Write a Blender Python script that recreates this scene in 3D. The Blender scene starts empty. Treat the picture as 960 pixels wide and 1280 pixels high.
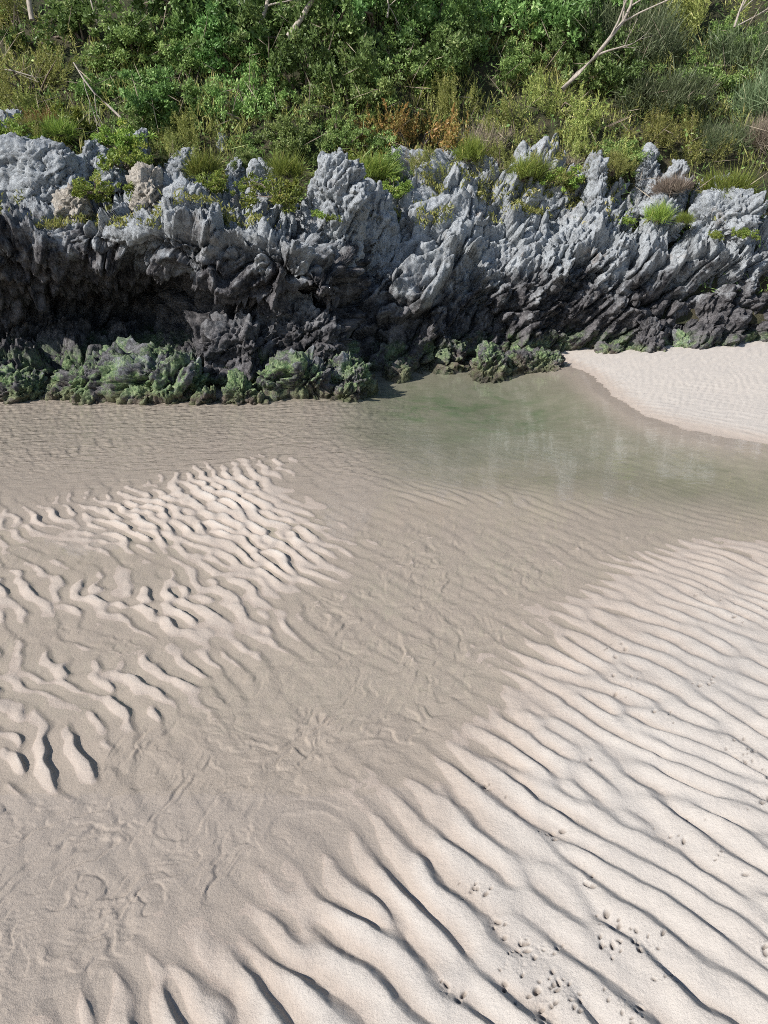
import bpy, math, random
import numpy as np
from math import radians, sin, cos, tan, atan, pi

S = bpy.context.scene
C = S.collection
random.seed(7)

# ------------------------------------------------------------------ camera
CAM_H = 1.6
PITCH = radians(22.73)
F_PX = 931.0                      # focal length in pixels of the 960x1280 photograph
cam_data = bpy.data.cameras.new('camera')
cam_data.sensor_fit = 'VERTICAL'
cam_data.sensor_height = 32.0
cam_data.lens = F_PX / 1280.0 * 32.0
cam_data.clip_start = 0.05
cam_data.clip_end = 500
cam = bpy.data.objects.new('camera', cam_data)
C.objects.link(cam)
cam.location = (0, 0, CAM_H)
cam.rotation_euler = (pi / 2 - PITCH, 0, 0)
S.camera = cam

# ------------------------------------------------------------------ sky, sun, exposure
SUN_EL = radians(37.5)
SUN_AZ = (-0.80, -0.58)           # horizontal direction towards the sun: left, a little behind
_n = math.hypot(*SUN_AZ)
SUN_DIR = (SUN_AZ[0] / _n * cos(SUN_EL), SUN_AZ[1] / _n * cos(SUN_EL), sin(SUN_EL))
W = bpy.data.worlds.new('World')
S.world = W
W.use_nodes = True
wn = W.node_tree
bg = wn.nodes['Background']
sky = wn.nodes.new('ShaderNodeTexSky')
sky.sky_type = 'NISHITA'
sky.sun_disc = False
sky.sun_elevation = SUN_EL
sky.sun_rotation = math.atan2(SUN_DIR[0], SUN_DIR[1])
sky.air_density = 1.0
sky.dust_density = 0.6
wn.links.new(sky.outputs[0], bg.inputs[0])
bg.inputs[1].default_value = 0.10
sun_l = bpy.data.lights.new('sun', 'SUN')
sun_l.energy = 5.0
sun_l.angle = radians(0.5)
sun_l.color = (1.0, 0.955, 0.90)
sun = bpy.data.objects.new('sun', sun_l)
C.objects.link(sun)
from mathutils import Vector
sun.rotation_euler = Vector(SUN_DIR).to_track_quat('Z', 'Y').to_euler()
S.view_settings.view_transform = 'Standard'
S.view_settings.look = 'None'
S.view_settings.exposure = 0.42
S.view_settings.gamma = 1.0
S.cycles.use_denoising = False
S.cycles.pixel_filter_type = 'BLACKMAN_HARRIS'
S.cycles.filter_width = 0.95
S.cycles.max_bounces = 6
S.cycles.transparent_max_bounces = 12
S.cycles.volume_bounces = 0
S.cycles.caustics_reflective = False
S.cycles.caustics_refractive = False


# ------------------------------------------------------------------ measuring helpers
def ground(u, v, z=0.0):
    a = PITCH + np.arctan((np.asarray(v, float) - 640.0) / F_PX)
    y = (CAM_H - z) / np.tan(a)
    d = y * cos(PITCH) + (CAM_H - z) * sin(PITCH)
    return (np.asarray(u, float) - 480.0) / F_PX * d, y


def at(u, v, y):
    a = PITCH + atan((v - 640.0) / F_PX)
    z = CAM_H - y * tan(a)
    d = y * cos(PITCH) + (CAM_H - z) * sin(PITCH)
    return (u - 480.0) / F_PX * d, y, z


# ------------------------------------------------------------------ noise (numpy)
def _hash(ix, iy, iz, s):
    h = (ix.astype(np.int64) * 374761393 + iy.astype(np.int64) * 668265263 + iz.astype(np.int64) * 2147483647 + s * 1274126177) & 0xFFFFFFFF
    h = ((h ^ (h >> 13)) * 1274126177) & 0xFFFFFFFF
    h = ((h ^ (h >> 16)) * 2246822519) & 0xFFFFFFFF
    return (h ^ (h >> 15)) & 0xFFFFFFFF


def perlin(P, seed=0):
    Pi = np.floor(P).astype(np.int64)
    f = P - Pi
    w = f * f * f * (f * (f * 6 - 15) + 10)
    out = np.zeros(len(P))
    for dx in (0, 1):
        wx = w[:, 0] if dx else 1 - w[:, 0]
        for dy in (0, 1):
            wy = w[:, 1] if dy else 1 - w[:, 1]
            for dz in (0, 1):
                wz = w[:, 2] if dz else 1 - w[:, 2]
                h = _hash(Pi[:, 0] + dx, Pi[:, 1] + dy, Pi[:, 2] + dz, seed)
                gx = (h & 1023) / 511.5 - 1
                gy = ((h >> 10) & 1023) / 511.5 - 1
                gz = ((h >> 20) & 1023) / 511.5 - 1
                out += wx * wy * wz * (gx * (f[:, 0] - dx) + gy * (f[:, 1] - dy) + gz * (f[:, 2] - dz))
    return out


def fbm(P, octs=4, seed=0, gain=0.5):
    o = np.zeros(len(P)); a = 1.0
    for i in range(octs):
        o += a * perlin(P * 2.03 ** i + 17.3 * i, seed + i)
        a *= gain
    return o


def worley(P, seed=0):
    """distance to nearest and second nearest feature point, and a random value of the nearest cell"""
    Pi = np.floor(P).astype(np.int64)
    n = len(P)
    d1 = np.full(n, 9.0); d2 = np.full(n, 9.0); cid = np.zeros(n); fac = np.zeros(n)
    for dx in (-1, 0, 1):
        for dy in (-1, 0, 1):
            for dz in (-1, 0, 1):
                cx, cy, cz = Pi[:, 0] + dx, Pi[:, 1] + dy, Pi[:, 2] + dz
                h = _hash(cx, cy, cz, seed)
                h2 = _hash(cx, cy, cz, seed + 911)
                fx = cx + (h & 1023) / 1023.0
                fy = cy + ((h >> 10) & 1023) / 1023.0
                fz = cz + ((h >> 20) & 1023) / 1023.0
                d = (P[:, 0] - fx) ** 2 + (P[:, 1] - fy) ** 2 + (P[:, 2] - fz) ** 2
                m = d < d1
                d2 = np.where(m, d1, np.minimum(d2, d))
                cid = np.where(m, (h2 & 4095) / 4095.0, cid)
                sl = (P[:, 0] - fx) * (((h2 >> 12) & 255) / 127.5 - 1) + (P[:, 1] - fy) * (((h2 >> 20) & 255) / 127.5 - 1) + (P[:, 2] - fz) * (((h2 >> 4) & 255) / 127.5 - 1)
                fac = np.where(m, sl, fac)
                d1 = np.where(m, d, d1)
    return np.sqrt(d1), np.sqrt(d2), cid, fac


# ------------------------------------------------------------------ mesh and object helpers
def mesh_np(name, verts, quads=None, tris=None, smooth=True):
    me = bpy.data.meshes.new(name)
    verts = np.ascontiguousarray(verts, dtype=np.float32)
    nq = 0 if quads is None else len(quads)
    nt = 0 if tris is None else len(tris)
    me.vertices.add(len(verts))
    me.vertices.foreach_set('co', verts.ravel())
    loops = []
    starts = []
    if nq:
        loops.append(np.asarray(quads, np.int32).ravel()); starts.append(np.arange(nq) * 4)
    if nt:
        loops.append(np.asarray(tris, np.int32).ravel()); starts.append(nq * 4 + np.arange(nt) * 3)
    L = np.concatenate(loops)
    me.loops.add(len(L))
    me.loops.foreach_set('vertex_index', L.astype(np.int32))
    me.polygons.add(nq + nt)
    me.polygons.foreach_set('loop_start', np.concatenate(starts).astype(np.int32))
    me.polygons.foreach_set('use_smooth', np.full(nq + nt, smooth))
    me.update(calc_edges=True)
    me.validate()
    return me


def attr(me, name, vals):
    a = me.attributes.new(name, 'FLOAT', 'POINT')
    a.data.foreach_set('value', np.asarray(vals, np.float32))


def put(name, me, mat=None, parent=None, loc=(0, 0, 0), label=None, cat=None, group=None, kind=None):
    o = bpy.data.objects.new(name, me)
    C.objects.link(o)
    if mat is not None and me is not None and len(me.materials) == 0:
        me.materials.append(mat)
    o.location = loc
    if parent is not None: o.parent = parent
    tag(o, label, cat, group, kind)
    return o


def tag(o, label=None, cat=None, group=None, kind=None):
    if label: o['label'] = label
    if cat: o['category'] = cat
    if group: o['group'] = group
    if kind: o['kind'] = kind


def grid_quads(nr, nc):
    i = np.arange(nr - 1)[:, None] * nc + np.arange(nc - 1)[None, :]
    return np.stack([i, i + 1, i + nc + 1, i + nc], -1).reshape(-1, 4)


def tube(path, radii, sides=6):
    """tapered tube through a list of points -> verts, quads"""
    path = [Vector(p) for p in path]
    V = []; Q = []
    for i, p in enumerate(path):
        t = (path[min(i + 1, len(path) - 1)] - path[max(i - 1, 0)]).normalized()
        a = t.orthogonal().normalized(); b = t.cross(a)
        for k in range(sides):
            an = 2 * pi * k / sides
            V.append(tuple(p + (a * cos(an) + b * sin(an)) * radii[i]))
    for i in range(len(path) - 1):
        for k in range(sides):
            k2 = (k + 1) % sides
            Q.append((i * sides + k, i * sides + k2, (i + 1) * sides + k2, (i + 1) * sides + k))
    return V, Q


class Acc:
    def __init__(s): s.V = []; s.Q = []; s.n = 0
    def add(s, V, Q):
        s.V.append(np.asarray(V, float)); s.Q.append(np.asarray(Q) + s.n); s.n += len(V)
    def mesh(s, name, smooth=True):
        return mesh_np(name, np.concatenate(s.V), quads=np.concatenate(s.Q), smooth=smooth)


# ------------------------------------------------------------------ material helpers
class NT:
    def __init__(s, name):
        s.m = bpy.data.materials.new(name); s.m.use_nodes = True
        s.t = s.m.node_tree; s.t.nodes.clear()
        s.out = s.t.nodes.new('ShaderNodeOutputMaterial')
    def n(s, typ, **kw):
        nd = s.t.nodes.new(typ)
        for k, v in kw.items(): setattr(nd, k, v)
        return nd
    def l(s, a, b): s.t.links.new(a, b)
    def val(s, x, sock):
        if hasattr(x, 'links'): s.l(x, sock)
        elif isinstance(x, (tuple, list)):
            sock.default_value = tuple(x) + ((1.0,) if len(x) == 3 and len(sock.default_value) == 4 else ())
        else: sock.default_value = x
    def math(s, op, a, b=0.0, c=0.0, clamp=False):
        nd = s.n('ShaderNodeMath', operation=op, use_clamp=clamp)
        s.val(a, nd.inputs[0]); s.val(b, nd.inputs[1]); s.val(c, nd.inputs[2])
        return nd.outputs[0]
    def mix(s, f, a, b, mode='MIX'):
        nd = s.n('ShaderNodeMix', data_type='RGBA', blend_type=mode)
        s.val(f, nd.inputs[0]); s.val(a, nd.inputs[6]); s.val(b, nd.inputs[7])
        return nd.outputs[2]
    def ramp(s, x, lo, hi):
        nd = s.n('ShaderNodeMapRange', interpolation_type='SMOOTHSTEP')
        s.val(x, nd.inputs[0]); s.val(lo, nd.inputs[1]); s.val(hi, nd.inputs[2])
        return nd.outputs[0]
    def noise(s, vec, scale, detail=4, rough=0.55, dist=0.0):
        nd = s.n('ShaderNodeTexNoise')
        s.l(vec, nd.inputs['Vector'])
        nd.inputs['Scale'].default_value = scale; nd.inputs['Detail'].default_value = detail
        nd.inputs['Roughness'].default_value = rough; nd.inputs['Distortion'].default_value = dist
        return nd.outputs[0]
    def voro(s, vec, scale, feature='F1', out=0):
        nd = s.n('ShaderNodeTexVoronoi', feature=feature)
        s.l(vec, nd.inputs['Vector']); nd.inputs['Scale'].default_value = scale
        return nd.outputs[out]
    def geo(s, vec=(1, 1, 1)):
        g = s.n('ShaderNodeNewGeometry')
        if vec == (1, 1, 1): return g.outputs['Position']
        mp = s.n('ShaderNodeMapping'); mp.inputs['Scale'].default_value = vec
        s.l(g.outputs['Position'], mp.inputs[0])
        return mp.outputs[0]
    def sep(s, vec):
        nd = s.n('ShaderNodeSeparateXYZ'); s.l(vec, nd.inputs[0]); return nd.outputs
    def bump(s, h, dist, strength=1.0, normal=None):
        nd = s.n('ShaderNodeBump'); s.l(h, nd.inputs['Height'])
        nd.inputs['Distance'].default_value = dist; nd.inputs['Strength'].default_value = strength
        if normal is not None: s.l(normal, nd.inputs['Normal'])
        return nd.outputs[0]
    def bsdf(s, col, rough=0.8, normal=None, spec=0.3, **kw):
        nd = s.n('ShaderNodeBsdfPrincipled')
        s.val(col, nd.inputs['Base Color']); s.val(rough, nd.inputs['Roughness'])
        s.val(spec, nd.inputs['Specular IOR Level'])
        if normal is not None: s.l(normal, nd.inputs['Normal'])
        for k, v in kw.items(): s.val(v, nd.inputs[k])
        return nd.outputs[0]
    def done(s, sh):
        s.l(sh, s.out.inputs['Surface']); return s.m


# ------------------------------------------------------------------ materials
def mat_sand():
    t = NT('sand')
    P = t.geo()
    z = t.sep(P)[2]
    a = t.n('ShaderNodeAttribute', attribute_name='algae').outputs['Fac']
    big = t.noise(P, 1.3, 4, 0.6)
    mid = t.noise(P, 14, 5, 0.65)
    grain = t.noise(P, 900, 2, 0.7)
    grain2 = t.noise(P, 260, 3, 0.75)
    dry = t.mix(t.ramp(big, 0.3, 0.7), (0.525, 0.480, 0.428), (0.49, 0.452, 0.408))
    dry = t.mix(t.math('MULTIPLY', t.ramp(mid, 0.35, 0.75), 0.22), dry, (0.40, 0.355, 0.32))
    damp = t.mix(t.ramp(mid, 0.3, 0.7), (0.455, 0.385, 0.325), (0.42, 0.36, 0.305))
    dry = t.mix(t.ramp(z, 0.005, 0.024), damp, dry)
    wet = t.mix(t.ramp(mid, 0.3, 0.7), (0.43, 0.352, 0.29), (0.395, 0.327, 0.272))
    zz = t.math('ADD', z, t.math('MULTIPLY', t.math('SUBTRACT', t.noise(P, 45, 4, 0.7), 0.5), 0.004))
    w = t.ramp(zz, -0.0006, 0.0026)
    col = t.mix(w, wet, dry)
    # dark silt settled in the deeper pool; shade painted dark into the pits of the prints
    sl = t.n('ShaderNodeAttribute', attribute_name='silt').outputs['Fac']
    col = t.mix(t.math('MULTIPLY', sl, t.math('ADD', 0.45, t.math('MULTIPLY', t.ramp(t.noise(P, 4, 5, 0.7), 0.35, 0.65), 0.5))), col, (0.27, 0.24, 0.175))
    pk = t.n('ShaderNodeAttribute', attribute_name='pit_shade').outputs['Fac']
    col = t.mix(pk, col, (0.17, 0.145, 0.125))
    gr = t.math('ADD', t.math('MULTIPLY', grain, 0.35), t.math('MULTIPLY', grain2, 0.45))
    col = t.mix(0.45, col, t.mix(t.ramp(gr, 0.25, 0.6), t.mix(0.35, col, (0.12, 0.1, 0.09)), t.mix(0.2, col, (0.8, 0.75, 0.7))))
    # green film of algae on the bed of the pool
    gcol = t.mix(t.ramp(t.noise(P, 5, 5, 0.7), 0.35, 0.65), (0.11, 0.17, 0.075), (0.22, 0.26, 0.15))
    col = t.mix(t.math('MULTIPLY', a, t.ramp(t.noise(P, 3.5, 6, 0.72, 0.6), 0.40, 0.62)), col, gcol)
    b = t.bump(gr, 0.0045, 0.7)
    b = t.bump(t.noise(P, 90, 5, 0.75), 0.006, 0.6, b)
    rough = t.math('SUBTRACT', 0.95, t.math('MULTIPLY', t.math('SUBTRACT', 1.0, w), 0.3))
    return t.done(t.bsdf(col, rough, b, 0.25))


def mat_water():
    t = NT('water')
    P = t.geo()
    s = t.sep(P)
    # steady small wavelets; stronger over the left strip and the pool, faint on the thin film
    far = t.ramp(s[1], 2.9, 5.2)
    left = t.math('MULTIPLY', t.ramp(s[0], 0.6, -0.8), t.ramp(s[1], 3.6, 4.6))
    n1 = t.noise(t.geo((1.0, 1.8, 1)), 7, 3, 0.6, 0.4)
    n2 = t.noise(t.geo((0.6, 1.35, 1)), 10, 3, 0.6, 0.5)
    n3 = t.noise(P, 75, 2, 0.5, 0.8)
    h = t.math('ADD', t.math('MULTIPLY', n1, 0.0005), t.math('MULTIPLY', n2, t.math('ADD', 0.0012, t.math('MULTIPLY', left, 0.020))))
    h = t.math('MULTIPLY', h, t.math('ADD', 0.12, t.math('MULTIPLY', far, 0.88)))
    h = t.math('ADD', h, t.math('MULTIPLY', n3, t.math('ADD', 0.00003, t.math('MULTIPLY', left, 0.001))))
    b = t.bump(h, 1.0, 1.0)
    fr = t.n('ShaderNodeFresnel'); t.l(b, fr.inputs['Normal'])
    back = t.n('ShaderNodeNewGeometry').outputs['Backfacing']      # same reflectance from below as from above
    t.l(t.math('SUBTRACT', 1.55, t.math('MULTIPLY', back, 1.55 - 1 / 1.55)), fr.inputs[0])
    gl = t.n('ShaderNodeBsdfGlossy'); gl.inputs['Roughness'].default_value = 0.02
    t.l(b, gl.inputs['Normal'])
    tr = t.n('ShaderNodeBsdfTransparent'); tr.inputs[0].default_value = (0.99, 1.0, 0.995, 1)
    mx = t.n('ShaderNodeMixShader')
    t.l(fr.outputs[0], mx.inputs[0]); t.l(tr.outputs[0], mx.inputs[1]); t.l(gl.outputs[0], mx.inputs[2])
    t.l(mx.outputs[0], t.out.inputs['Surface'])
    va = t.n('ShaderNodeVolumeAbsorption')
    va.inputs['Color'].default_value = (0.50, 0.70, 0.52, 1); va.inputs['Density'].default_value = 0.8
    t.l(va.outputs[0], t.out.inputs['Volume'])
    return t.m


def mat_rock(name, dark_hi, dark_lo, algae_top=0.35, algae=1.0, pale=(0.50, 0.535, 0.565), ochre=0.25, dark_right=None):
    """limestone: pale blue-grey above, black tidal zone below, green algae near the water, ochre stains"""
    t = NT(name)
    P = t.geo()
    s = t.sep(P)
    z = s[2]
    nb = t.noise(P, 1.7, 5, 0.65, 0.5)
    nm = t.noise(P, 7, 6, 0.7)
    nf = t.noise(P, 38, 4, 0.7)
    strat = t.noise(t.geo((3.2, 1.0, 0.9)), 3.0, 6, 0.72, 0.8)
    base = t.mix(t.ramp(strat, 0.32, 0.68), tuple(c * 0.68 for c in pale), pale)
    base = t.mix(t.math('MULTIPLY', t.ramp(nm, 0.55, 0.72), 0.55), base, (0.55, 0.54, 0.52))
    base = t.mix(t.math('MULTIPLY', t.ramp(nf, 0.53, 0.66), 0.7), base, (0.11, 0.115, 0.125))
    base = t.mix(t.math('MULTIPLY', t.ramp(t.noise(P, 2.6, 4, 0.6), 0.60, 0.72), ochre), base, (0.42, 0.28, 0.17))
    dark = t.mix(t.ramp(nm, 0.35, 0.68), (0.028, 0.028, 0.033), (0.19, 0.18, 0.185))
    dark = t.mix(t.math('MULTIPLY', t.ramp(nf, 0.5, 0.66), 0.6), dark, (0.25, 0.24, 0.24))  # lighter specks painted in for sunlit facets of the black rock
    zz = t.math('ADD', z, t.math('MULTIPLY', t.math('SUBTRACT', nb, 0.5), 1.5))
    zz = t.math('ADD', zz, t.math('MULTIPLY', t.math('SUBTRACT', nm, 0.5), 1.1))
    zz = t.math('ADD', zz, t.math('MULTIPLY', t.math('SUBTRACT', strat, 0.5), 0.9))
    if dark_right is not None:       # the black zone climbs towards the left
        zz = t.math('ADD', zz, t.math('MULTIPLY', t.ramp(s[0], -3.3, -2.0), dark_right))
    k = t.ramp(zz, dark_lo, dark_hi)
    col = t.mix(k, dark, base)
    # algae
    az = t.math('ADD', z, t.math('MULTIPLY', t.math('SUBTRACT', nm, 0.5), 0.35))
    am = t.math('MULTIPLY', t.ramp(az, algae_top, algae_top * 0.35), t.ramp(t.noise(P, 5.1, 5, 0.7, 0.3), 0.42, 0.56))
    am = t.math('MULTIPLY', am, algae)
    gcol = t.mix(t.ramp(nf, 0.35, 0.65), (0.07, 0.17, 0.05), (0.40, 0.52, 0.24))
    col = t.mix(t.math('MULTIPLY', am, 0.85), col, gcol)
    # sand-coloured scour at the very foot
    col = t.mix(t.math('MULTIPLY', t.ramp(az, 0.14, 0.0), 0.55), col, (0.21, 0.165, 0.12))
    v = t.voro(P, 26, 'SMOOTH_F1')
    h = t.math('ADD', t.math('MULTIPLY', v, 0.6), t.math('MULTIPLY', t.noise(P, 55, 5, 0.75), 0.7))
    b = t.bump(h, 0.045, 1.0)
    b = t.bump(t.noise(P, 190, 3, 0.7), 0.008, 0.8, b)
    return t.done(t.bsdf(col, 0.85, b, 0.25))


def mat_leaf(name, c1, c2, c3=None, trans=0.35, rough=0.45):
    t = NT(name)
    a = t.n('ShaderNodeAttribute', attribute_name='tint').outputs['Fac']
    r = t.n('ShaderNodeObjectInfo').outputs['Random']
    col = t.mix(t.ramp(a, 0.0, 0.85), c1, c2)
    if c3: col = t.mix(t.ramp(a, 0.86, 0.97), col, c3)
    hs = t.n('ShaderNodeHueSaturation')
    t.l(t.math('ADD', 0.497, t.math('MULTIPLY', r, 0.04)), hs.inputs['Hue'])
    t.l(t.math('ADD', 0.9, t.math('MULTIPLY', r, 0.85)), hs.inputs['Value'])
    t.l(col, hs.inputs['Color'])
    b = t.bsdf(hs.outputs[0], rough, None, 0.35)
    tl = t.n('ShaderNodeBsdfTranslucent'); t.l(hs.outputs[0], tl.inputs[0])
    mx = t.n('ShaderNodeMixShader'); mx.inputs[0].default_value = trans
    t.l(b, mx.inputs[1]); t.l(tl.outputs[0], mx.inputs[2])
    return t.done(mx.outputs[0])


def mat_bark(name, c1, c2):
    t = NT(name)
    P = t.geo((6, 6, 1.5))
    n = t.noise(P, 12, 4, 0.7)
    return t.done(t.bsdf(t.mix(t.ramp(n, 0.35, 0.65), c1, c2), 0.9, t.bump(n, 0.01, 0.7)))


def mat_earth():
    t = NT('earth')
    P = t.geo()
    n = t.noise(P, 5, 6, 0.7)
    f = t.noise(P, 60, 4, 0.7)
    col = t.mix(t.ramp(n, 0.35, 0.65), (0.025, 0.032, 0.014), (0.07, 0.06, 0.038))
    col = t.mix(t.math('MULTIPLY', t.ramp(f, 0.5, 0.7), 0.6), col, (0.12, 0.13, 0.05))
    return t.done(t.bsdf(col, 0.95, t.bump(t.math('ADD', n, f), 0.05, 0.8)))


M_sand = mat_sand()
M_water = mat_water()
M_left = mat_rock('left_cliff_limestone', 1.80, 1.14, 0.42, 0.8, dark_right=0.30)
M_right = mat_rock('right_cliff_limestone', 1.15, 0.45, 0.30, 0.7, ochre=0.3)
M_pale = mat_rock('pale_limestone', -1.0, -2.0, -5, 0.0)
M_warm = mat_rock('warm_limestone', -1.0, -2.0, -5, 0.0, pale=(0.60, 0.55, 0.48), ochre=0.6)
M_moss = mat_rock('mossy_limestone', 0.9, 0.1, 0.70, 0.85)
M_darkrock = mat_rock('dark_limestone', 1.5, 0.3, 0.18, 0.8, ochre=0.1)
M_earth = mat_earth()
M_broad = mat_leaf('dark_evergreen_leaf', (0.075, 0.12, 0.034), (0.18, 0.26, 0.08), (0.36, 0.42, 0.18))
M_mid = mat_leaf('mid_green_leaf', (0.11, 0.165, 0.045), (0.27, 0.34, 0.11), (0.44, 0.47, 0.20))
M_olive = mat_leaf('olive_needle', (0.14, 0.15, 0.04), (0.32, 0.31, 0.10), (0.50, 0.42, 0.20))
M_lime = mat_leaf('yellow_green_leaf', (0.12, 0.16, 0.03), (0.25, 0.28, 0.06), (0.38, 0.32, 0.10))
M_rust = mat_leaf('rusty_leaf', (0.14, 0.12, 0.04), (0.27, 0.12, 0.06), (0.34, 0.20, 0.09))
M_dry = mat_leaf('dry_twig', (0.13, 0.10, 0.085), (0.24, 0.19, 0.15), (0.36, 0.30, 0.23), trans=0.15, rough=0.8)
M_bluish = mat_leaf('grey_green_blade', (0.08, 0.105, 0.05), (0.16, 0.19, 0.10), (0.36, 0.34, 0.22))  # hazy shade of the right slope put into the blade colour
M_bark = mat_bark('bark', (0.10, 0.075, 0.055), (0.22, 0.18, 0.15))
M_dead = mat_bark('weathered_dead_wood', (0.24, 0.21, 0.18), (0.42, 0.375, 0.32))

# ================================================================== GROUND SHEET (rippled sand)
rng = np.random.default_rng(11)
N1, N2, CELL = 4096, 2048, 0.005      # periodic noise tile of 20.48 x 10.24 m
X0, Y0 = -10.24, 0.0
kx = np.fft.fftfreq(N1, CELL)[None, :] * 2 * pi
ky = np.fft.fftfreq(N2, CELL)[:, None] * 2 * pi


def phasor(lam, crest_deg, s_par, s_perp, seed):
    """band-limited complex field: its phase makes branching ripple crests that run along crest_deg"""
    r = np.random.default_rng(seed)
    a = radians(crest_deg)
    nx_, ny_ = -sin(a), cos(a)
    if nx_ < 0: nx_, ny_ = -nx_, -ny_
    kp = kx * nx_ + ky * ny_
    kt = -kx * ny_ + ky * nx_
    k0 = 2 * pi / lam
    G = np.exp(-((kp - k0) ** 2) / (2 * (s_par * k0) ** 2) - kt ** 2 / (2 * (s_perp * k0) ** 2)).astype(np.float32)
    idx = np.nonzero(G > 1e-4)
    spec = np.zeros((N2, N1), np.complex64)
    spec[idx] = G[idx] * (r.normal(size=len(idx[0])) + 1j * r.normal(size=len(idx[0])))
    f = np.fft.ifft2(spec)
    f /= np.abs(f).mean()
    return f.astype(np.complex64)


def sample(f, x, y):
    gx = ((x - X0) / CELL) % N1; gy = ((y - Y0) / CELL) % N2
    ix = np.floor(gx).astype(int); iy = np.floor(gy).astype(int)
    fx = (gx - ix); fy = (gy - iy)
    ix %= N1; iy %= N2
    ix1 = (ix + 1) % N1; iy1 = (iy + 1) % N2
    return (f[iy, ix] * (1 - fx) + f[iy, ix1] * fx) * (1 - fy) + (f[iy1, ix] * (1 - fx) + f[iy1, ix1] * fx) * fy


def lee_profile(ph, lee=0.2, rnd=0.9):
    """rounded back, steep lee side, sharp foot; mean about zero, range about one"""
    t = (ph / (2 * pi)) % 1.0
    q = 1 - lee
    w_ = np.clip(t / q, 0, 1)
    up = 0.45 * (1 - (1 - w_) ** 2.0) + 0.55 * w_ * w_ * (3 - 2 * w_)
    s_ = np.clip((t - q) / lee, 0, 1)
    dn = 1 - s_ * s_ * (3 - 2 * s_) * 0.35 - s_ * 0.65
    return np.where(t < q, up, dn) - 0.6


# measured base heights (mm above the still water) and ripple heights (mm); pixels of the photograph -> ground
HP = [  # u, v, base, ripple
    (960,1280,30,20),(820,1280,28,20),(700,1280,26,20),(560,1280,22,20),(430,1280,17,22),(300,1280,11,20),(1100,1150,32,18),
    (960,1120,30,18),(820,1120,28,18),(680,1120,22,18),(560,1130,16,19),(440,1150,12,20),(340,1210,7,18),(1100,950,28,15),
    (960,980,28,15),(830,960,25,15),(720,970,20,15),(630,990,14,15),(960,850,22,12),(850,850,19,12),(760,850,14,12),(690,880,10,12),
    (960,770,16,10),(870,770,14,10),(790,790,10,10),(960,720,10,9),(880,710,7,8),(1100,720,10,9),(1100,800,18,10),
    (110,1280,1,14),(200,1222,1,14),(290,1160,0.5,14),(380,1105,1,14),(440,1060,1,14),(500,1005,1,12),(560,950,1,12),(610,895,1,11),
    (655,830,1,10),(700,775,1,9),(770,715,0.5,8),(860,676,-1,7),(960,684,0,7),(1060,690,0,7),
    (0,1280,-13,8),(40,1200,-14,8),(120,1180,-11,7),(150,1100,-14,8),(0,1080,-13,8),(250,1080,-11,7),(330,1060,-9,6),(330,980,-13,7),(420,1000,-9,6),
    (430,920,-13,7),(520,930,-8,6),(520,860,-13,8),(600,840,-8,6),(420,840,-13,8),(560,790,-12,8),(640,770,-9,7),(480,770,-13,8),
    (600,700,-12,9),(700,710,-9,8),(520,640,-14,9),(640,640,-18,8),(760,670,-12,7),(450,600,-22,6),(440,640,-12,9),(400,760,-10,8),
    (330,582,2,14),(290,592,4,15),(240,605,4,15),(190,625,3,16),(130,645,1,17),(240,640,6,17),(310,625,7,17),(200,670,3,18),(280,680,5,18),
    (340,660,7,17),(350,700,6,18),(400,690,4,16),(300,735,0,16),(400,722,0,14),(440,690,-4,11),(390,640,0,11),(370,600,-4,9),(70,660,-1,14),(20,650,-2,14),
    (0,690,-8,11),(100,700,-6,10),(200,710,-5,10),(20,735,-1,16),(80,745,0,16),(150,755,-1,16),(210,775,0,17),(290,790,-1,17),(350,790,-3,16),
    (130,725,-5,12),(60,790,-9,10),(150,810,-8,10),(40,835,-3,18),(85,825,-4,16),(140,860,-1,19),(185,880,-2,19),(240,865,-5,15),(100,905,-5,15),
    (20,905,-2,18),(40,935,-2,19),(0,970,-3,18),(95,970,-3,18),(60,890,-7,14),(170,940,-11,9),(250,930,-12,8),(300,850,-9,9),(330,880,-12,8),(60,1020,-12,9),(180,1010,-13,8),
    (0,610,-12,5),(90,600,-14,5),(180,585,-14,5),(290,565,-12,5),(0,570,-24,5),(100,560,-26,5),(200,550,-26,5),(330,550,-22,5),(0,530,-32,5),(150,525,-32,5),(300,522,-32,5),
    (400,530,-34,5),(400,565,-18,6),(430,510,-40,5),(0,500,-20,4),(200,495,-20,4),
    (500,560,-60,6),(560,500,-130,5),(620,500,-170,5),(700,495,-120,4),(600,540,-130,5),(500,520,-110,5),(500,480,-120,4),(680,560,-95,5),(560,590,-60,6),(780,560,-95,4),(880,590,-85,4),(960,600,-75,4),(1060,610,-70,4),
    (960,635,-45,5),(820,620,-50,5),(700,610,-42,6),(600,615,-30,7),(850,652,-22,6),(960,662,-15,6),
    (712,456,0,4),(745,474,0,4),(765,495,0,4),(800,517,0,4),(860,536,0,4),(960,554,0,4),(1060,565,0,4),(740,462,14,5),(790,490,20,6),(860,515,24,6),(960,530,30,6),
    (800,462,50,6),(900,480,70,6),(960,500,60,6),(1060,520,50,6),(900,448,110,6),(1000,445,130,6),(1100,470,110,6),(690,468,-60,3),(715,490,-70,3),(760,515,-50,3),(830,545,-40,3),(900,560,-35,3),
    (620,470,-120,3),(560,470,-100,3),(300,470,-20,3),(0,460,-20,3),(700,442,20,3),(-200,600,-14,5),(-200,700,-8,12),(-200,850,-8,14),(-200,1050,-12,9),(-200,1280,-14,8),(-100,500,-25,4),
    (1300,600,-60,5),(1300,700,4,7),(1300,900,22,14),(1300,1200,30,18),(1300,500,60,6),
]
HP = np.array(HP, float)
isl = (HP[:, 0] < 460) & (HP[:, 1] < 1000) & (HP[:, 3] >= 13)
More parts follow.
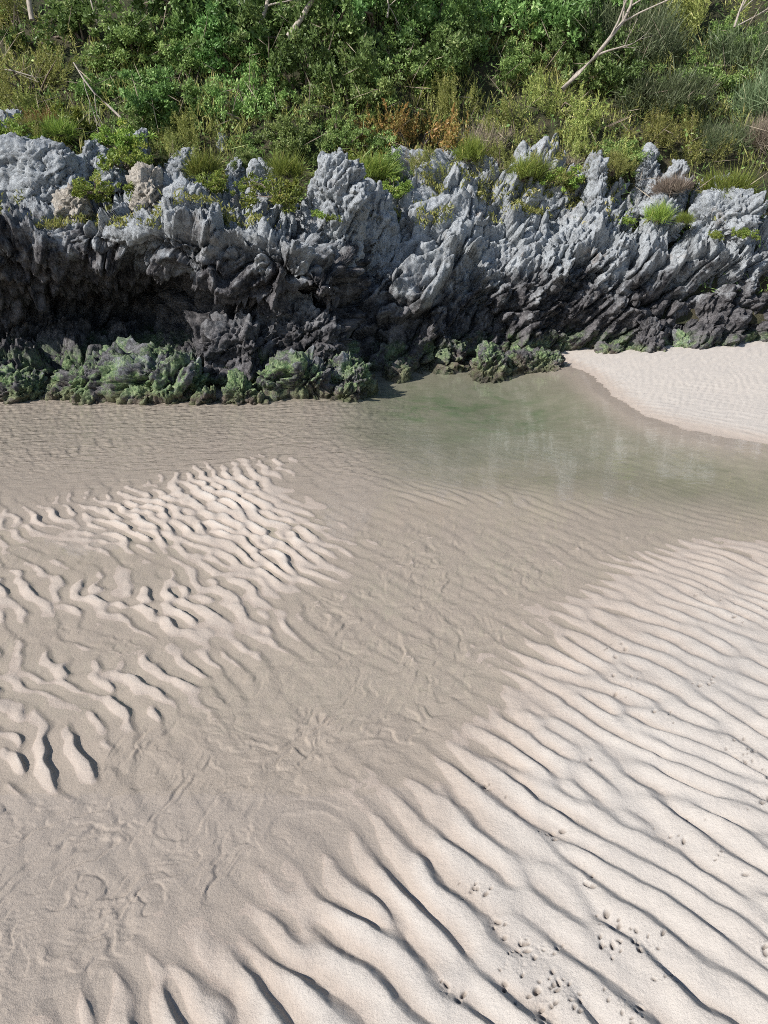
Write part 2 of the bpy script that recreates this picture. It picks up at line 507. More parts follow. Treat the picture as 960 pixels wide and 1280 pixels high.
HP[isl, 3] *= 1.3
HP[isl & (HP[:, 1] > 720), 2] += 1.8
HP[isl & (HP[:, 1] > 720), 3] *= 0.88
HP[(HP[:, 2] <= -40), 3] = 2.5
nearr = (HP[:, 0] > 250) & (HP[:, 1] > 1000) & (HP[:, 2] > -2)
HP[nearr, 3] *= 0.85
low = (HP[:, 2] < -6) & (HP[:, 1] > 860) & (HP[:, 0] < 620)
HP[low, 3] = 6.0                  # the channel floor is nearly flat
gx, gy = ground(HP[:, 0], HP[:, 1])
CP = np.stack([gx, gy], 1)


def tps_fit(P, Vv, lam=0.002):
    n = len(P)
    D = np.hypot(P[:, None, 0] - P[None, :, 0], P[:, None, 1] - P[None, :, 1])
    K = D * D * np.log(D + 1e-9) + np.eye(n) * lam
    A = np.zeros((n + 3, n + 3)); A[:n, :n] = K
    A[:n, n] = 1; A[:n, n + 1:] = P; A[n, :n] = 1; A[n + 1:, :n] = P.T
    B = np.zeros((n + 3, Vv.shape[1])); B[:n] = Vv
    return np.linalg.solve(A, B)


TW = tps_fit(CP, HP[:, 2:4])


def tps_eval(x, y):
    out = np.empty((len(x), 2))
    for i in range(0, len(x), 40000):
        xs, ys = x[i:i + 40000], y[i:i + 40000]
        r2 = (xs[:, None] - CP[None, :, 0]) ** 2 + (ys[:, None] - CP[None, :, 1]) ** 2 + 1e-12
        K = r2 * np.log(r2) * 0.5
        out[i:i + 40000] = K @ TW[:-3] + TW[-3] + xs[:, None] * TW[-2] + ys[:, None] * TW[-1]
    return out


# coarse lookup grid of base/ripple heights, bilinear sampled
LX = np.arange(-7.5, 8.5, 0.03); LY = np.arange(0.4, 11.0, 0.03)
lxg, lyg = np.meshgrid(LX, LY)
LUT = tps_eval(lxg.ravel(), lyg.ravel()).reshape(len(LY), len(LX), 2)


def base_at(x, y):
    fx = np.clip((x - LX[0]) / 0.03, 0, len(LX) - 1.001); fy = np.clip((y - LY[0]) / 0.03, 0, len(LY) - 1.001)
    ix = fx.astype(int); iy = fy.astype(int); fx = (fx - ix)[:, None]; fy = (fy - iy)[:, None]
    r = (LUT[iy, ix] * (1 - fx) + LUT[iy, ix + 1] * fx) * (1 - fy) + (LUT[iy + 1, ix] * (1 - fx) + LUT[iy + 1, ix + 1] * fx) * fy
    return r[:, 0] / 1000, np.clip(r[:, 1], 1.5, 26) / 1000


# rows follow the perspective of distance, so the sheet is finest near the viewer
vv = np.linspace(1330, 425, 680)
_, rowsY = ground(np.zeros_like(vv), vv)
rowsY = np.concatenate([[-60, -30, -15, -8, -4, -2, -1, -0.3, 0.2, 0.5, 0.75], rowsY[rowsY > 0.86], [9.5, 10.5, 12, 16, 24, 40, 80, 160]])
tt = np.linspace(-0.57, 0.57, 730)
ext = np.concatenate([0.57 + np.cumsum(np.linspace(0.0018, 0.011, 95)), [1.25, 1.4, 1.7, 2.4, 4, 8, 16]])
tt = np.concatenate([-ext[::-1], tt, ext])
wid = np.maximum(rowsY, 0.5) * cos(PITCH) + CAM_H * sin(PITCH)
XX = tt[None, :] * wid[:, None]; YY = np.repeat(rowsY[:, None], len(tt), 1)
x = XX.ravel(); y = YY.ravel()
bz, amp = base_at(x, y)
f_long = phasor(0.090, -50, 0.27, 0.25, 3)
f_short = phasor(0.094, -47, 0.30, 0.42, 5)
f_fine = phasor(0.085, -35, 0.2, 0.2, 8)
warp = np.stack([x * 1.1, y * 1.1, x * 0], 1)
wx_ = fbm(warp, 3, 21) * 0.10; wy_ = fbm(warp + 50, 3, 22) * 0.10


def smooth(a, lo, hi):
    t = np.clip((a - lo) / (hi - lo), 0, 1); return t * t * (3 - 2 * t)


right = smooth(x - (-0.55 + 0.25 * (y - 2.5)), -0.25, 0.25)         # long-crested to the right, short-crested to the left
g1 = sample(f_long, x + wx_, y + wy_); g2 = sample(f_short, x + wx_, y + wy_)
g = g1 * right + g2 * (1 - right)
far_bar = smooth(y, 5.0, 5.8)
g = g * (1 - far_bar) + sample(f_fine, x, y) * far_bar
magn = np.clip(np.abs(g) / 0.8, 0, 1.35) ** 0.9
lee_w = 0.31 * right + 0.22 * (1 - right)
rip = lee_profile(np.angle(g) + 0.9 * fbm(np.stack([x, y, x * 0], 1) * 8.5, 3, 35), lee_w) * magn
# subdued, rounder under water; crisp above
nn = np.stack([x, y, x * 0], 1)
amp = amp * 0.9 * (1 + 1.2 * smooth(y, 5.0, 5.8) * smooth(bz, -0.002, 0.01)) * np.clip(1.0 + 1.3 * fbm(nn * 2.6 + 5, 3, 37) * (1.4 - 0.7 * right), 0.3, 1.6)
z = bz + amp * rip
# the film of water smooths everything below its level
z = np.where(z > 0, z, np.where(z > -0.022, 0.34 * z, z + 0.66 * 0.022))
# second order: small cross ripples and hollows, and undulating ridge tops
nn = np.stack([x, y, x * 0], 1)
z += 0.0045 * fbm(nn * 4.5, 4, 31) + 0.0018 * fbm(nn * 20, 4, 33) * smooth(z, -0.004, 0.006)
dryk = smooth(z, 0.0, 0.01)
ca, sa = cos(radians(48)), sin(radians(48))
qa = np.stack([(x * ca + y * sa) * 2.7, (-x * sa + y * ca) * 5.0, x * 0], 1)
qa = qa + 0.9 * np.stack([fbm(nn * 2.7, 4, 43, 0.5), fbm(nn * 2.7 + 60, 4, 44, 0.5), x * 0], 1)
fr_ = fbm(qa, 4, 45, 0.42)
pt = smooth(fbm(nn * 3.4 + 9, 4, 41, 0.6), -0.15, 0.3)
chan = 0.72 * lee_profile(fr_ * 2 * pi * 3.1, 0.13) + 0.38 * lee_profile(fbm(qa * 2.1 + 5, 3, 47, 0.45) * 2 * pi * 2.6, 0.14)
wetk = smooth(-bz, 0.003, 0.009) * (0.25 + 0.75 * smooth(-z, -0.001, 0.002)) * (1 - smooth(y, 3.2, 4.2))
z += wetk * chan * 0.0062 * (0.55 + 0.6 * pt)
# little fields of fine relief on the film-covered sand, shaped to imitate caustic light nets
f_tiny = phasor(0.018, 20, 0.4, 0.8, 15)
gt = sample(f_tiny, x, y)
for (u, v, r) in [(210,1080,.09),(290,985,.13),(300,1045,.10),(230,1060,.08),(30,1150,.14),(110,1165,.12),(20,1045,.06),(100,1042,.07),(410,905,.10),(250,970,.09),(190,965,.05),(320,930,.10),(510,800,.10),(15,1210,.10),(150,1150,.10),(345,900,.08)]:
    cx, cy = ground(u, v)
    d = np.hypot((x - cx), (y - cy) * 0.9)
    z += 0.0010 * np.clip(1 - d / r / 0.8, 0, 1) * np.cos(np.angle(gt)) * np.clip(np.abs(gt), 0, 1)
f_bed = phasor(0.05, 5, 0.4, 0.7, 19)  # bed relief added to imitate flecks of caustic light
gb = sample(f_bed, x, y * 1.0)
z += 0.0050 * smooth(y, 3.9, 4.7) * smooth(-x, -0.6, 0.3) * smooth(-z, 0.002, 0.008) * np.cos(np.angle(gb)) * np.clip(np.abs(gb), 0, 1.2)
# trampled spots and bird prints in the dry sand: small pits with pushed-up rims
rp = random.Random(5)
spots = [(590,1118,.035,14),(668,1200,.05,22),(640,1215,.04,12),(700,1245,.05,22),(680,1265,.05,20),(752,1165,.035,16),(760,1195,.03,10),(805,1190,.04,18),(825,1225,.03,10),
         (610,985,.04,12),(690,1050,.03,9),(835,1055,.035,9),(940,960,.05,16),(930,950,.04,10),(785,860,.06,14),(770,812,.06,12),(900,930,.04,8),(830,905,.04,7),(725,955,.03,6),(860,1030,.03,6),
         (950,1010,.05,10),(895,1075,.05,8),(560,1250,.03,8),(880,860,.05,10),(950,780,.1,14),(900,745,.08,10),(730,1110,.03,6),(960,1200,.05,10),(620,1160,.03,6),(780,1270,.04,12)]
pit_shade = np.zeros(len(x))  # mask of the shade painted into the pit hollows
for (u, v, r, n_) in spots:
    r = r * 0.65
    cx, cy = ground(u, v)
    m = np.nonzero((np.abs(x - cx) < 3 * r) & (np.abs(y - cy) < 3 * r))[0]
    q3 = nn[m] * 75
    z[m] += np.exp(-((x[m] - cx) ** 2 + (y[m] - cy) ** 2) / (r * r)) * (-0.0035 * np.clip(np.abs(fbm(q3, 3, 51)) * 2 - 0.15, 0, 1))
    for _ in range(int(n_ * 0.6)):
        px, py = cx + rp.gauss(0, r), cy + rp.gauss(0, r)
        pr = rp.choice([0.0035, 0.0045, 0.006, 0.008]); st = rp.uniform(0.4, 0.8); dep = rp.uniform(1.0, 1.6) * pr
        a = rp.uniform(0, pi)
        m = np.nonzero((np.abs(x - px) < 4 * pr) & (np.abs(y - py) < 4 * pr))[0]
        dx, dy = x[m] - px, y[m] - py
        q = np.hypot(dx * cos(a) + dy * sin(a), (-dx * sin(a) + dy * cos(a)) / st) / pr
        z[m] -= dep * np.exp(-q ** 3)
        pit_shade[m] = np.maximum(pit_shade[m], 0.85 * np.exp(-(q * 0.95) ** 4))
# away from the measured place the sheet lies level
edge = smooth(np.abs(x), 7.0, 12.0) + smooth(y, 10.0, 14.0) + smooth(-y, 0.5, 4)
edge = np.clip(edge, 0, 1)
z = z * (1 - edge) + 0.12 * edge
V = np.stack([x, y, z], 1)
me = mesh_np('sand', V, quads=grid_quads(len(rowsY), len(tt)))
ax_, ay_ = ground(610, 505)
alg = np.exp(-(((x - ax_ + 0.25) / 1.15) ** 2 + ((y - ay_ - 0.25) / 0.75) ** 2)) * smooth(-z, 0.02, 0.10)
alg = np.clip(alg * 0.9, 0, 1) * np.clip(0.6 + 1.4 * fbm(nn * 3, 4, 61), 0, 1)
attr(me, 'algae', alg)
attr(me, 'silt', smooth(-bz, 0.02, 0.07) * smooth(y, 3.6, 4.4))
attr(me, 'pit_shade', pit_shade)
put('sand_ground', me, M_sand, label='pale rippled beach sand, dry on the crests and wet in the channel', kind='structure')

# ================================================================== WATER (closed body lying in the hollows)
wx = np.linspace(-30, 30, 61); wy = np.linspace(-2, 10.6, 40)
gx_, gy_ = np.meshgrid(wx, wy)
top = np.stack([gx_.ravel(), gy_.ravel(), np.zeros(gx_.size)], 1)
bot = top.copy(); bot[:, 2] = -0.8
q = grid_quads(len(wy), len(wx))
nW = len(top); nc = len(wx); nr = len(wy)
per = [i for i in range(nc)] + [r * nc + nc - 1 for r in range(1, nr)] + [(nr - 1) * nc + i for i in range(nc - 2, -1, -1)] + [r * nc for r in range(nr - 2, 0, -1)]
side = [(per[(i + 1) % len(per)], per[i], per[i] + nW, per[(i + 1) % len(per)] + nW) for i in range(len(per))]
Q = np.concatenate([q, q[:, ::-1] + nW, np.array(side)])
put('water', mesh_np('water', np.concatenate([top, bot]), quads=Q), M_water, label='clear shallow tidal water in the channel and greenish pool', kind='structure')

# ================================================================== ROCK
CLIFFTOP = []


def rock_disp(P, seed, scale=1.0, big=1.0, fins=1.0, shear=0.55, pits=0.5, bed=0.55):
    """karst relief: scalloped pits with knife-edge rims at several sizes, drawn out along the leaning strata"""
    q = P / scale
    q = np.stack([q[:, 0] - shear * 0.7 * q[:, 2], q[:, 1], q[:, 2] * 0.78], 1)
    wv = np.stack([fbm(q * 1.6 + 3, 4, seed + 1, 0.6), fbm(q * 1.6 + 31, 4, seed + 2, 0.6), fbm(q * 1.6 + 77, 4, seed + 3, 0.6)], 1)
    q = q + wv * 0.16
    loc = np.clip(0.75 + 1.6 * fbm(q * 0.7 + 40, 2, seed + 11), 0.25, 1.35)
    fins = fins * loc
    crack = lambda a, b, w: np.exp(-(b - a) / w)
    d = big * 0.34 * fbm(q * 0.9, 3, seed + 4)
    a1, b1, c1, f1 = worley(q * np.array([2.0, 2.0, 1.4]), seed + 5)
    d += big * (0.12 * (a1 - 0.55) + 0.24 * (c1 - 0.5) * np.clip((b1 - a1) * 6, 0, 1) + 0.20 * f1 - 0.10 * crack(a1, b1, 0.06))
    a2, b2, c2, f2 = worley(q * np.array([5.2, 5.2, 3.2]) + wv * 0.8, seed + 6)
    d += fins * (0.06 * (a2 - 0.5) + 0.07 * (c2 - 0.5) * np.clip((b2 - a2) * 7, 0, 1) + 0.075 * f2 - 0.045 * crack(a2, b2, 0.08))
    a3, b3, c3, f3 = worley(q * np.array([12, 12, 8]) + wv * 2.0, seed + 7)
    d += fins * (0.036 * (a3 - 0.5) + 0.030 * f3 + 0.02 * (c3 - 0.5))
    a4, b4, c4, f4 = worley(q * np.array([7.5, 7.5, 6.0]) + wv * 1.5 + 9, seed + 8)
    d -= pits * 0.11 * np.exp(-(a4 / 0.33) ** 2) * (c4 > 0.25)
    r_ = 1 - 2.2 * np.abs(fbm(q * np.array([9, 9, 5]), 5, seed + 9, 0.62))
    d += fins * 0.034 * (r_ - 0.5)
    # bedding: slanting joints that part the face into slabs
    bc = (P[:, 2] - bed * P[:, 0]) / (0.40 * scale) + 1.1 * wv[:, 0] + 0.9 * fbm(P * 0.8, 2, seed + 12)
    fb = bc - np.floor(bc)
    d += big * (0.16 * (fb - 0.5) - 0.10 * np.exp(-fb / 0.07) - 0.10 * np.exp(-(1 - fb) / 0.03))
    return d * scale


def normals_grid(V, nr, nc, wrap=False):
    G = V.reshape(nr, nc, 3)
    du = np.gradient(G, axis=1); dv = np.gradient(G, axis=0)
    n = np.cross(du, dv)
    n /= np.linalg.norm(n, axis=2, keepdims=True) + 1e-9
    return n.reshape(-1, 3)


def smooth_interp(xs, ys, x):
    """monotone-ish cubic (Catmull) interpolation of columns of ys over xs"""
    xs = np.asarray(xs, float); ys = np.asarray(ys, float)
    i = np.clip(np.searchsorted(xs, x) - 1, 0, len(xs) - 2)
    t = ((x - xs[i]) / (xs[i + 1] - xs[i]))
    t = np.clip(t, 0, 1)[:, None]
    m = np.gradient(ys, xs, axis=0)
    h = (xs[i + 1] - xs[i])[:, None]
    return ((2 * t**3 - 3 * t**2 + 1) * ys[i] + (t**3 - 2 * t**2 + t) * h * m[i] + (-2 * t**3 + 3 * t**2) * ys[i + 1] + (t**3 - t**2) * h * m[i + 1])


def curtain(name, stations, nx_, ns_, seed, mat, label, cat='rock', disp=1.0, big=1.0, cap=0.0, shear=0.55, top_drop=0.0, pits=0.35, bed=0.6, scale=1.0):
    """a rock face swept through profiles. stations: (x, [(Y, z), ...]) front foot to back top, seen from the front"""
    xs = [s_[0] for s_ in stations]
    prof = np.array([np.array(s_[1], float).ravel() for s_ in stations])
    X = np.linspace(xs[0], xs[-1], nx_)
    Pq = smooth_interp(xs, prof, X).reshape(nx_, -1, 2)
    k = Pq.shape[1]
    # resample every profile by arc length of the mean profile
    mp = Pq.mean(0); seg = np.hypot(*np.diff(mp, axis=0).T); s_k = np.concatenate([[0], np.cumsum(seg)]); s_k /= s_k[-1]
    sv = np.linspace(0, 1, ns_)
    G = np.empty((ns_, nx_, 3))
    Pt = Pq.transpose(1, 0, 2).reshape(k, -1)
    R = smooth_interp(s_k, Pt, sv).reshape(ns_, nx_, 2)
    R[..., 1] -= top_drop * smooth(R[..., 1], 1.2, 1.7)
    G[..., 0] = X[None, :]; G[..., 1] = R[..., 0]; G[..., 2] = R[..., 1]
    V = G.reshape(-1, 3)
    N = normals_grid(V, ns_, nx_)
    d = rock_disp(V, seed, scale=scale, big=big, shear=shear, pits=pits, bed=bed) * disp
    V = V + N * d[:, None]
    CLIFFTOP.append(V[(V[:, 2] > 1.35) & (N[:, 2] > 0.6) & (np.abs(V[:, 0]) < 7)])
    me = mesh_np(name, V, quads=grid_quads(ns_, nx_))
    return put(name, me, mat, label=label, cat=cat)


def X_at(u, y, z):
    return (u - 480.0) / F_PX * (y * cos(PITCH) + (CAM_H - z) * sin(PITCH))


# ---- left cliff: black undercut mass with a pale jagged top
def st(x, *pts): return (x, list(pts))


left_st = [
    st(-5.6, (6.5,-.4),(6.7,.2),(7.5,.35),(7.6,.65),(7.05,.86),(6.85,1.12),(7.1,1.55),(7.8,1.72),(9.2,1.8)),
    st(-4.4, (6.5,-.4),(6.7,.2),(7.4,.35),(7.5,.65),(7.0,.86),(6.8,1.12),(7.05,1.55),(7.8,1.70),(9.2,1.8)),
    st(-3.7, (6.6,-.4),(6.8,.25),(7.2,.4),(7.25,.62),(6.9,.82),(6.75,1.1),(7.05,1.5),(7.7,1.65),(9.2,1.8)),
    st(-3.1, (6.7,-.4),(6.9,.25),(7.5,.4),(7.6,.66),(7.05,.90),(6.85,1.18),(7.05,1.55),(7.7,1.65),(9.2,1.8)),
    st(-2.5, (6.8,-.4),(7.0,.25),(7.8,.4),(7.9,.70),(7.25,1.0),(6.95,1.25),(7.1,1.6),(7.7,1.72),(9.2,1.8)),
    st(-1.9, (6.8,-.4),(6.9,.3),(7.3,.5),(7.4,.85),(6.85,1.05),(6.75,1.35),(7.0,1.72),(7.6,1.80),(9.2,1.8)),
    st(-1.5, (6.7,-.4),(6.85,.30),(7.1,.50),(7.05,.72),(6.82,.90),(6.80,1.2),(7.05,1.66),(7.6,1.75),(9.2,1.8)),
    st(-1.1, (6.7,-.4),(6.85,.30),(7.05,.46),(7.0,.66),(6.85,.80),(6.80,1.1),(7.0,1.48),(7.5,1.62),(9.2,1.8)),
    st(-0.7, (6.8,-.4),(6.9,.3),(7.1,.5),(7.15,.72),(6.85,.88),(6.85,1.08),(7.1,1.33),(7.6,1.45),(9.2,1.7)),
    st(-0.45,(7.0,-.4),(7.05,.3),(7.15,.5),(7.2,.68),(7.05,.8),(7.05,.92),(7.3,1.05),(7.8,1.12),(9.2,1.5)),
    st(-0.22,(8.2,-.4),(8.2,.3),(8.2,.5),(8.2,.75),(8.2,.92),(8.2,1.05),(8.3,1.2),(8.5,1.3),(9.4,1.6)),
]
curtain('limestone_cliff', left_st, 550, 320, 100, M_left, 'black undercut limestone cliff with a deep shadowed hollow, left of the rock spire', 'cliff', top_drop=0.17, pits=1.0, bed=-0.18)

# ---- right cliff: pale leaning fins over a dark foot
right_st = [
    st(-0.9, (7.9,-.5),(7.9,.1),(8.1,.5),(8.2,.9),(8.3,1.2),(8.5,1.45),(8.9,1.6),(10.2,1.9)),
    st(-0.4, (7.8,-.5),(7.8,.1),(8.0,.5),(8.1,.9),(8.2,1.2),(8.5,1.45),(8.9,1.7),(10.2,2.0)),
    st(0.0, (7.6,-.5),(7.65,.1),(7.9,.5),(8.1,.85),(8.3,1.15),(8.6,1.5),(9.0,1.8),(10.2,2.1)),
    st(0.5, (7.75,-.5),(7.8,.05),(7.95,.4),(8.1,.8),(8.35,1.2),(8.7,1.6),(9.2,1.95),(10.3,2.3)),
    st(1.0, (7.95,-.5),(8.0,.05),(8.1,.4),(8.2,.8),(8.45,1.2),(8.8,1.65),(9.3,2.05),(10.4,2.4)),
    st(1.6, (8.05,-.5),(8.15,.05),(8.25,.4),(8.35,.8),(8.6,1.2),(8.95,1.6),(9.4,2.0),(10.4,2.4)),
    st(2.2, (8.2,-.5),(8.3,.05),(8.35,.4),(8.45,.8),(8.6,1.15),(9.0,1.5),(9.5,1.9),(10.4,2.4)),
    st(2.9, (8.3,-.5),(8.4,.05),(8.45,.4),(8.5,.8),(8.65,1.1),(9.1,1.4),(9.6,1.8),(10.4,2.4)),
    st(3.6, (8.2,-.5),(8.3,.05),(8.4,.4),(8.5,.75),(8.65,1.05),(9.1,1.3),(9.6,1.7),(10.4,2.3)),
    st(4.4, (8.4,-.5),(8.5,.05),(8.6,.4),(8.7,.75),(8.8,1.05),(9.2,1.3),(9.7,1.7),(10.4,2.3)),
    st(6.4, (8.6,-.5),(8.7,.05),(8.8,.4),(8.9,.75),(9.0,1.05),(9.4,1.3),(9.8,1.7),(10.6,2.3)),
]
curtain('limestone_cliff', right_st, 610, 345, 200, M_right, 'long pale blue-grey cliff of leaning fins with a dark foot above the sandbar', 'cliff', shear=0.75)


# ---- free-standing rocks
def cube_sphere(n):
    t = np.linspace(-1, 1, n)
    a, b = np.meshgrid(np.tan(t * pi / 4), np.tan(t * pi / 4))
    o = np.ones_like(a)
    Vs = []; Qs = []
    faces = [(o, a, b), (-o, -a, b), (-a, o, b), (a, -o, b), (a, b, o), (a, -b, -o)]
    for i, (p, q_, r_) in enumerate(faces):
        v = np.stack([p, q_, r_], -1).reshape(-1, 3)
        Vs.append(v / np.linalg.norm(v, axis=1, keepdims=True)); Qs.append(grid_quads(n, n) + i * n * n)
    V = np.concatenate(Vs); Q = np.concatenate(Qs)
    key = np.round(V * 1e5).astype(np.int64)
    _, first, inv = np.unique(key, axis=0, return_index=True, return_inverse=True)
    return V[first], inv.ravel()[Q]


_CS = {}


def rock(name, u0, v0, u1, v1, Y, depth, seed, mat, label, group=None, n=44, peak=0.0, scale=0.55, disp=1.0, sq=0.75, lean=0.0, cat='rock', sink=0.15):
    """a rock that fills the pixel box (u0,v0)-(u1,v1) at distance Y; peak > 0 draws it to a point"""
    n = int(n * 0.78)
    if n not in _CS: _CS[n] = cube_sphere(n)
    V, Q = _CS[n]
    x0, _, zt = at(u0, v0, Y); x1, _, zb = at(u1, v1, Y)
    xc0 = X_at(u0, Y, (zt + zb) / 2); xc1 = X_at(u1, Y, (zt + zb) / 2)
    zb -= sink
    c = np.array([(xc0 + xc1) / 2, Y + depth * 0.3, (zt + zb) / 2])
    r = np.array([(xc1 - xc0) / 2, depth / 2, (zt - zb) / 2])
    P = np.sign(V) * np.abs(V) ** sq
    P = P / np.maximum(1, np.linalg.norm(P, axis=1, keepdims=True) * 0.86)
    h = np.clip(P[:, 2] * 0.5 + 0.5, 0, 1)
    tp = 1 - peak * h
    P = np.stack([P[:, 0] * tp + lean * h, P[:, 1] * tp, P[:, 2]], 1)
    W_ = P * r
    nrm = V / r; nrm /= np.linalg.norm(nrm, axis=1, keepdims=True)
    sc = scale * min(1.6, max(0.35, float(np.min(r[[0, 2]])) * 2.2))
    d = rock_disp(W_ + c, seed, scale=sc, shear=0.6, pits=1.2 if group == g_foot else 0.4) * disp
    W_ = W_ + nrm * d[:, None]
    me = mesh_np(name, W_, quads=Q)
    return put(name, me, mat, loc=tuple(c), label=label, cat=cat, group=group)


g_top = 'pale limestone rocks on top of the cliff'
g_foot = 'algae covered rocks at the waterline'
rock('rock_spire', 372, 180, 464, 335, 7.75, 0.55, 301, M_pale, 'tall rounded grey limestone spire standing alone at the centre of the cliff', n=84, peak=0.36, scale=0.75, disp=0.8, sq=0.75)
rock('rock_slab', 432, 224, 500, 330, 8.2, 0.6, 302, M_pale, 'smooth steep grey slab leaning on the right flank of the spire', n=64, peak=0.3, scale=0.9, disp=0.55)
rock('boulder', -40, 168, 106, 262, 7.7, 0.9, 303, M_pale, 'big smooth grey boulder with ochre stains, topmost of the left ledge', g_top, n=64, peak=0.15, disp=0.6)
rock('rock', -20, 136, 28, 172, 8.4, 0.5, 304, M_pale, 'small blue-grey rock peeking over the big smooth boulder', g_top, n=32, peak=0.3)
rock('rock', 98, 172, 130, 212, 8.2, 0.4, 305, M_pale, 'upright grey rock beside the big smooth boulder', g_top, n=32, peak=0.3)
rock('rock', 108, 195, 156, 222, 7.9, 0.4, 306, M_pale, 'low grey rock between the big boulder and the yellow-green tuft', g_top, n=32, peak=0.2)
rock('rock', 150, 160, 186, 198, 8.7, 0.4, 307, M_pale, 'shaded blue rock half hidden in the shrubs behind the ledge', g_top, n=32, peak=0.3)
rock('rock', 196, 186, 248, 226, 8.6, 0.5, 308, M_pale, 'shaded blue-grey rock behind the cream-topped rock', g_top, n=32, peak=0.3)
rock('rock', 156, 210, 206, 262, 7.35, 0.5, 309, M_warm, 'cream and ochre sunlit rock crowning the left cliff', g_top, n=48, peak=0.3, disp=0.9, scale=0.8)
rock('rock', 196, 226, 268, 272, 7.3, 0.6, 310, M_pale, 'jagged white-grey rock touching the right side of the cream rock', g_top, n=44, peak=0.35)
rock('rock', 62, 235, 106, 262, 7.3, 0.4, 311, M_warm, 'low cream rock in front of the big smooth boulder', g_top, n=32, peak=0.2)
rock('rock', 300, 202, 356, 244, 8.2, 0.4, 312, M_pale, 'fluted pale rock standing in the grass left of the spire', g_top, n=36, peak=0.45)
rock('rock', 276, 196, 312, 232, 8.5, 0.4, 313, M_pale, 'small broken grey rock among yellow grass left of the fluted rock', g_top, n=32, peak=0.4)
rock('rock', 262, 168, 292, 212, 9.2, 0.4, 314, M_pale, 'dark blue rock standing up in the shadow of the shrubs', g_top, n=32, peak=0.4)
rock('rock', 540, 184, 584, 240, 9.3, 0.5, 315, M_pale, 'shaded blue crag at the foot of the purple dry shrub', g_top, n=40, peak=0.35)
rock('rock', 592, 194, 636, 240, 9.3, 0.5, 316, M_pale, 'rugged pale crag right of the shaded blue crag', g_top, n=40, peak=0.3)
rock('rock_pinnacle', 732, 198, 766, 262, 9.0, 0.4, 317, M_pale, 'lone pointed pale pinnacle on the crest of the right cliff', g_top, n=40, peak=0.6, lean=0.15)
rock('rock_pinnacle', 790, 184, 832, 250, 9.4, 0.45, 318, M_pale, 'twin-topped blue pinnacle below the dense green slope', g_top, n=40, peak=0.5, lean=0.2)
rock('rock_pinnacle', 826, 196, 866, 262, 9.2, 0.45, 319, M_pale, 'broad blue pinnacle right of the twin-topped one', g_top, n=40, peak=0.45, lean=0.15)
rock('rock', 866, 178, 904, 226, 9.8, 0.45, 320, M_pale, 'shaded blue rock under the dry stalks at the far right', g_top, n=36, peak=0.3)
rock('rock', 906, 182, 962, 226, 9.8, 0.45, 321, M_pale, 'cracked pale rock at the right edge below the grass', g_top, n=36, peak=0.3)
rock('rock', 862, 240, 962, 300, 8.9, 0.7, 322, M_pale, 'large pale fluted rock below two green tufts at the right edge', g_top, n=60, peak=0.25)
rock('rock', 805, 245, 858, 290, 8.95, 0.5, 323, M_pale, 'mid-sized blue rock left of the large fluted rock', g_top, n=44, peak=0.3)
rock('rock', 655, 222, 716, 262, 9.2, 0.5, 324, M_pale, 'broken pale rock under the dry pinkish stalks', g_top, n=40, peak=0.25)
# the foot
rock('boulder', 60, 450, 256, 514, 6.45, 0.9, 331, M_moss, 'broad pitted green boulder at the waterline on the left', g_foot, n=96, peak=0.1, disp=1.0, sq=0.5, scale=0.75)
rock('boulder', 236, 402, 342, 492, 6.75, 0.6, 332, M_darkrock, 'dark jagged peaked boulder behind the green ones', g_foot, n=72, peak=0.4)
rock('boulder', 300, 380, 424, 470, 6.95, 0.6, 333, M_darkrock, 'purple-grey slab-like boulder under the overhang, right of the peaked one', g_foot, n=72, peak=0.25)
rock('boulder', 306, 452, 416, 508, 6.5, 0.55, 334, M_moss, 'rounded bright green boulder in front of the purple-grey one', g_foot, n=64, peak=0.15, sq=0.5, scale=0.8)
rock('boulder', 380, 452, 470, 500, 6.65, 0.5, 335, M_moss, 'last green boulder of the left cliff, pointing into the pool', g_foot, n=60, peak=0.3)
rock('boulder', -90, 468, 60, 516, 6.35, 0.6, 336, M_moss, 'low brown and green boulder at the left edge', g_foot, n=56, peak=0.2)
rock('rock', 44, 486, 84, 510, 6.4, 0.35, 337, M_moss, 'small brown rock between the left-edge boulder and the broad green one', g_foot, n=32)
rock('boulder', 586, 434, 640, 480, 7.45, 0.45, 338, M_moss, 'pale and green pointed boulder standing in the pool', g_foot, n=64, peak=0.35)
rock('boulder', 622, 438, 712, 472, 7.65, 0.45, 339, M_moss, 'low dark green boulder stretching from the pool to the sandbar', g_foot, n=56, peak=0.25)
rock('boulder', 786, 398, 836, 447, 8.2, 0.45, 340, M_darkrock, 'grey triangular boulder leaning on the cliff above the sandbar', g_foot, n=52, peak=0.5, lean=0.2)
rock('rock', 838, 418, 872, 447, 8.3, 0.35, 341, M_moss, 'green tinged rock right of the triangular boulder', g_foot, n=36, peak=0.3)
rock('rock', 745, 432, 786, 449, 8.2, 0.35, 342, M_darkrock, 'flat dark rock left of the triangular boulder', g_foot, n=32, peak=0.2)
rock('rock', 480, 455, 512, 474, 7.4, 0.3, 343, M_darkrock, 'little shaded rock by the pool in the recess', g_foot, n=32)
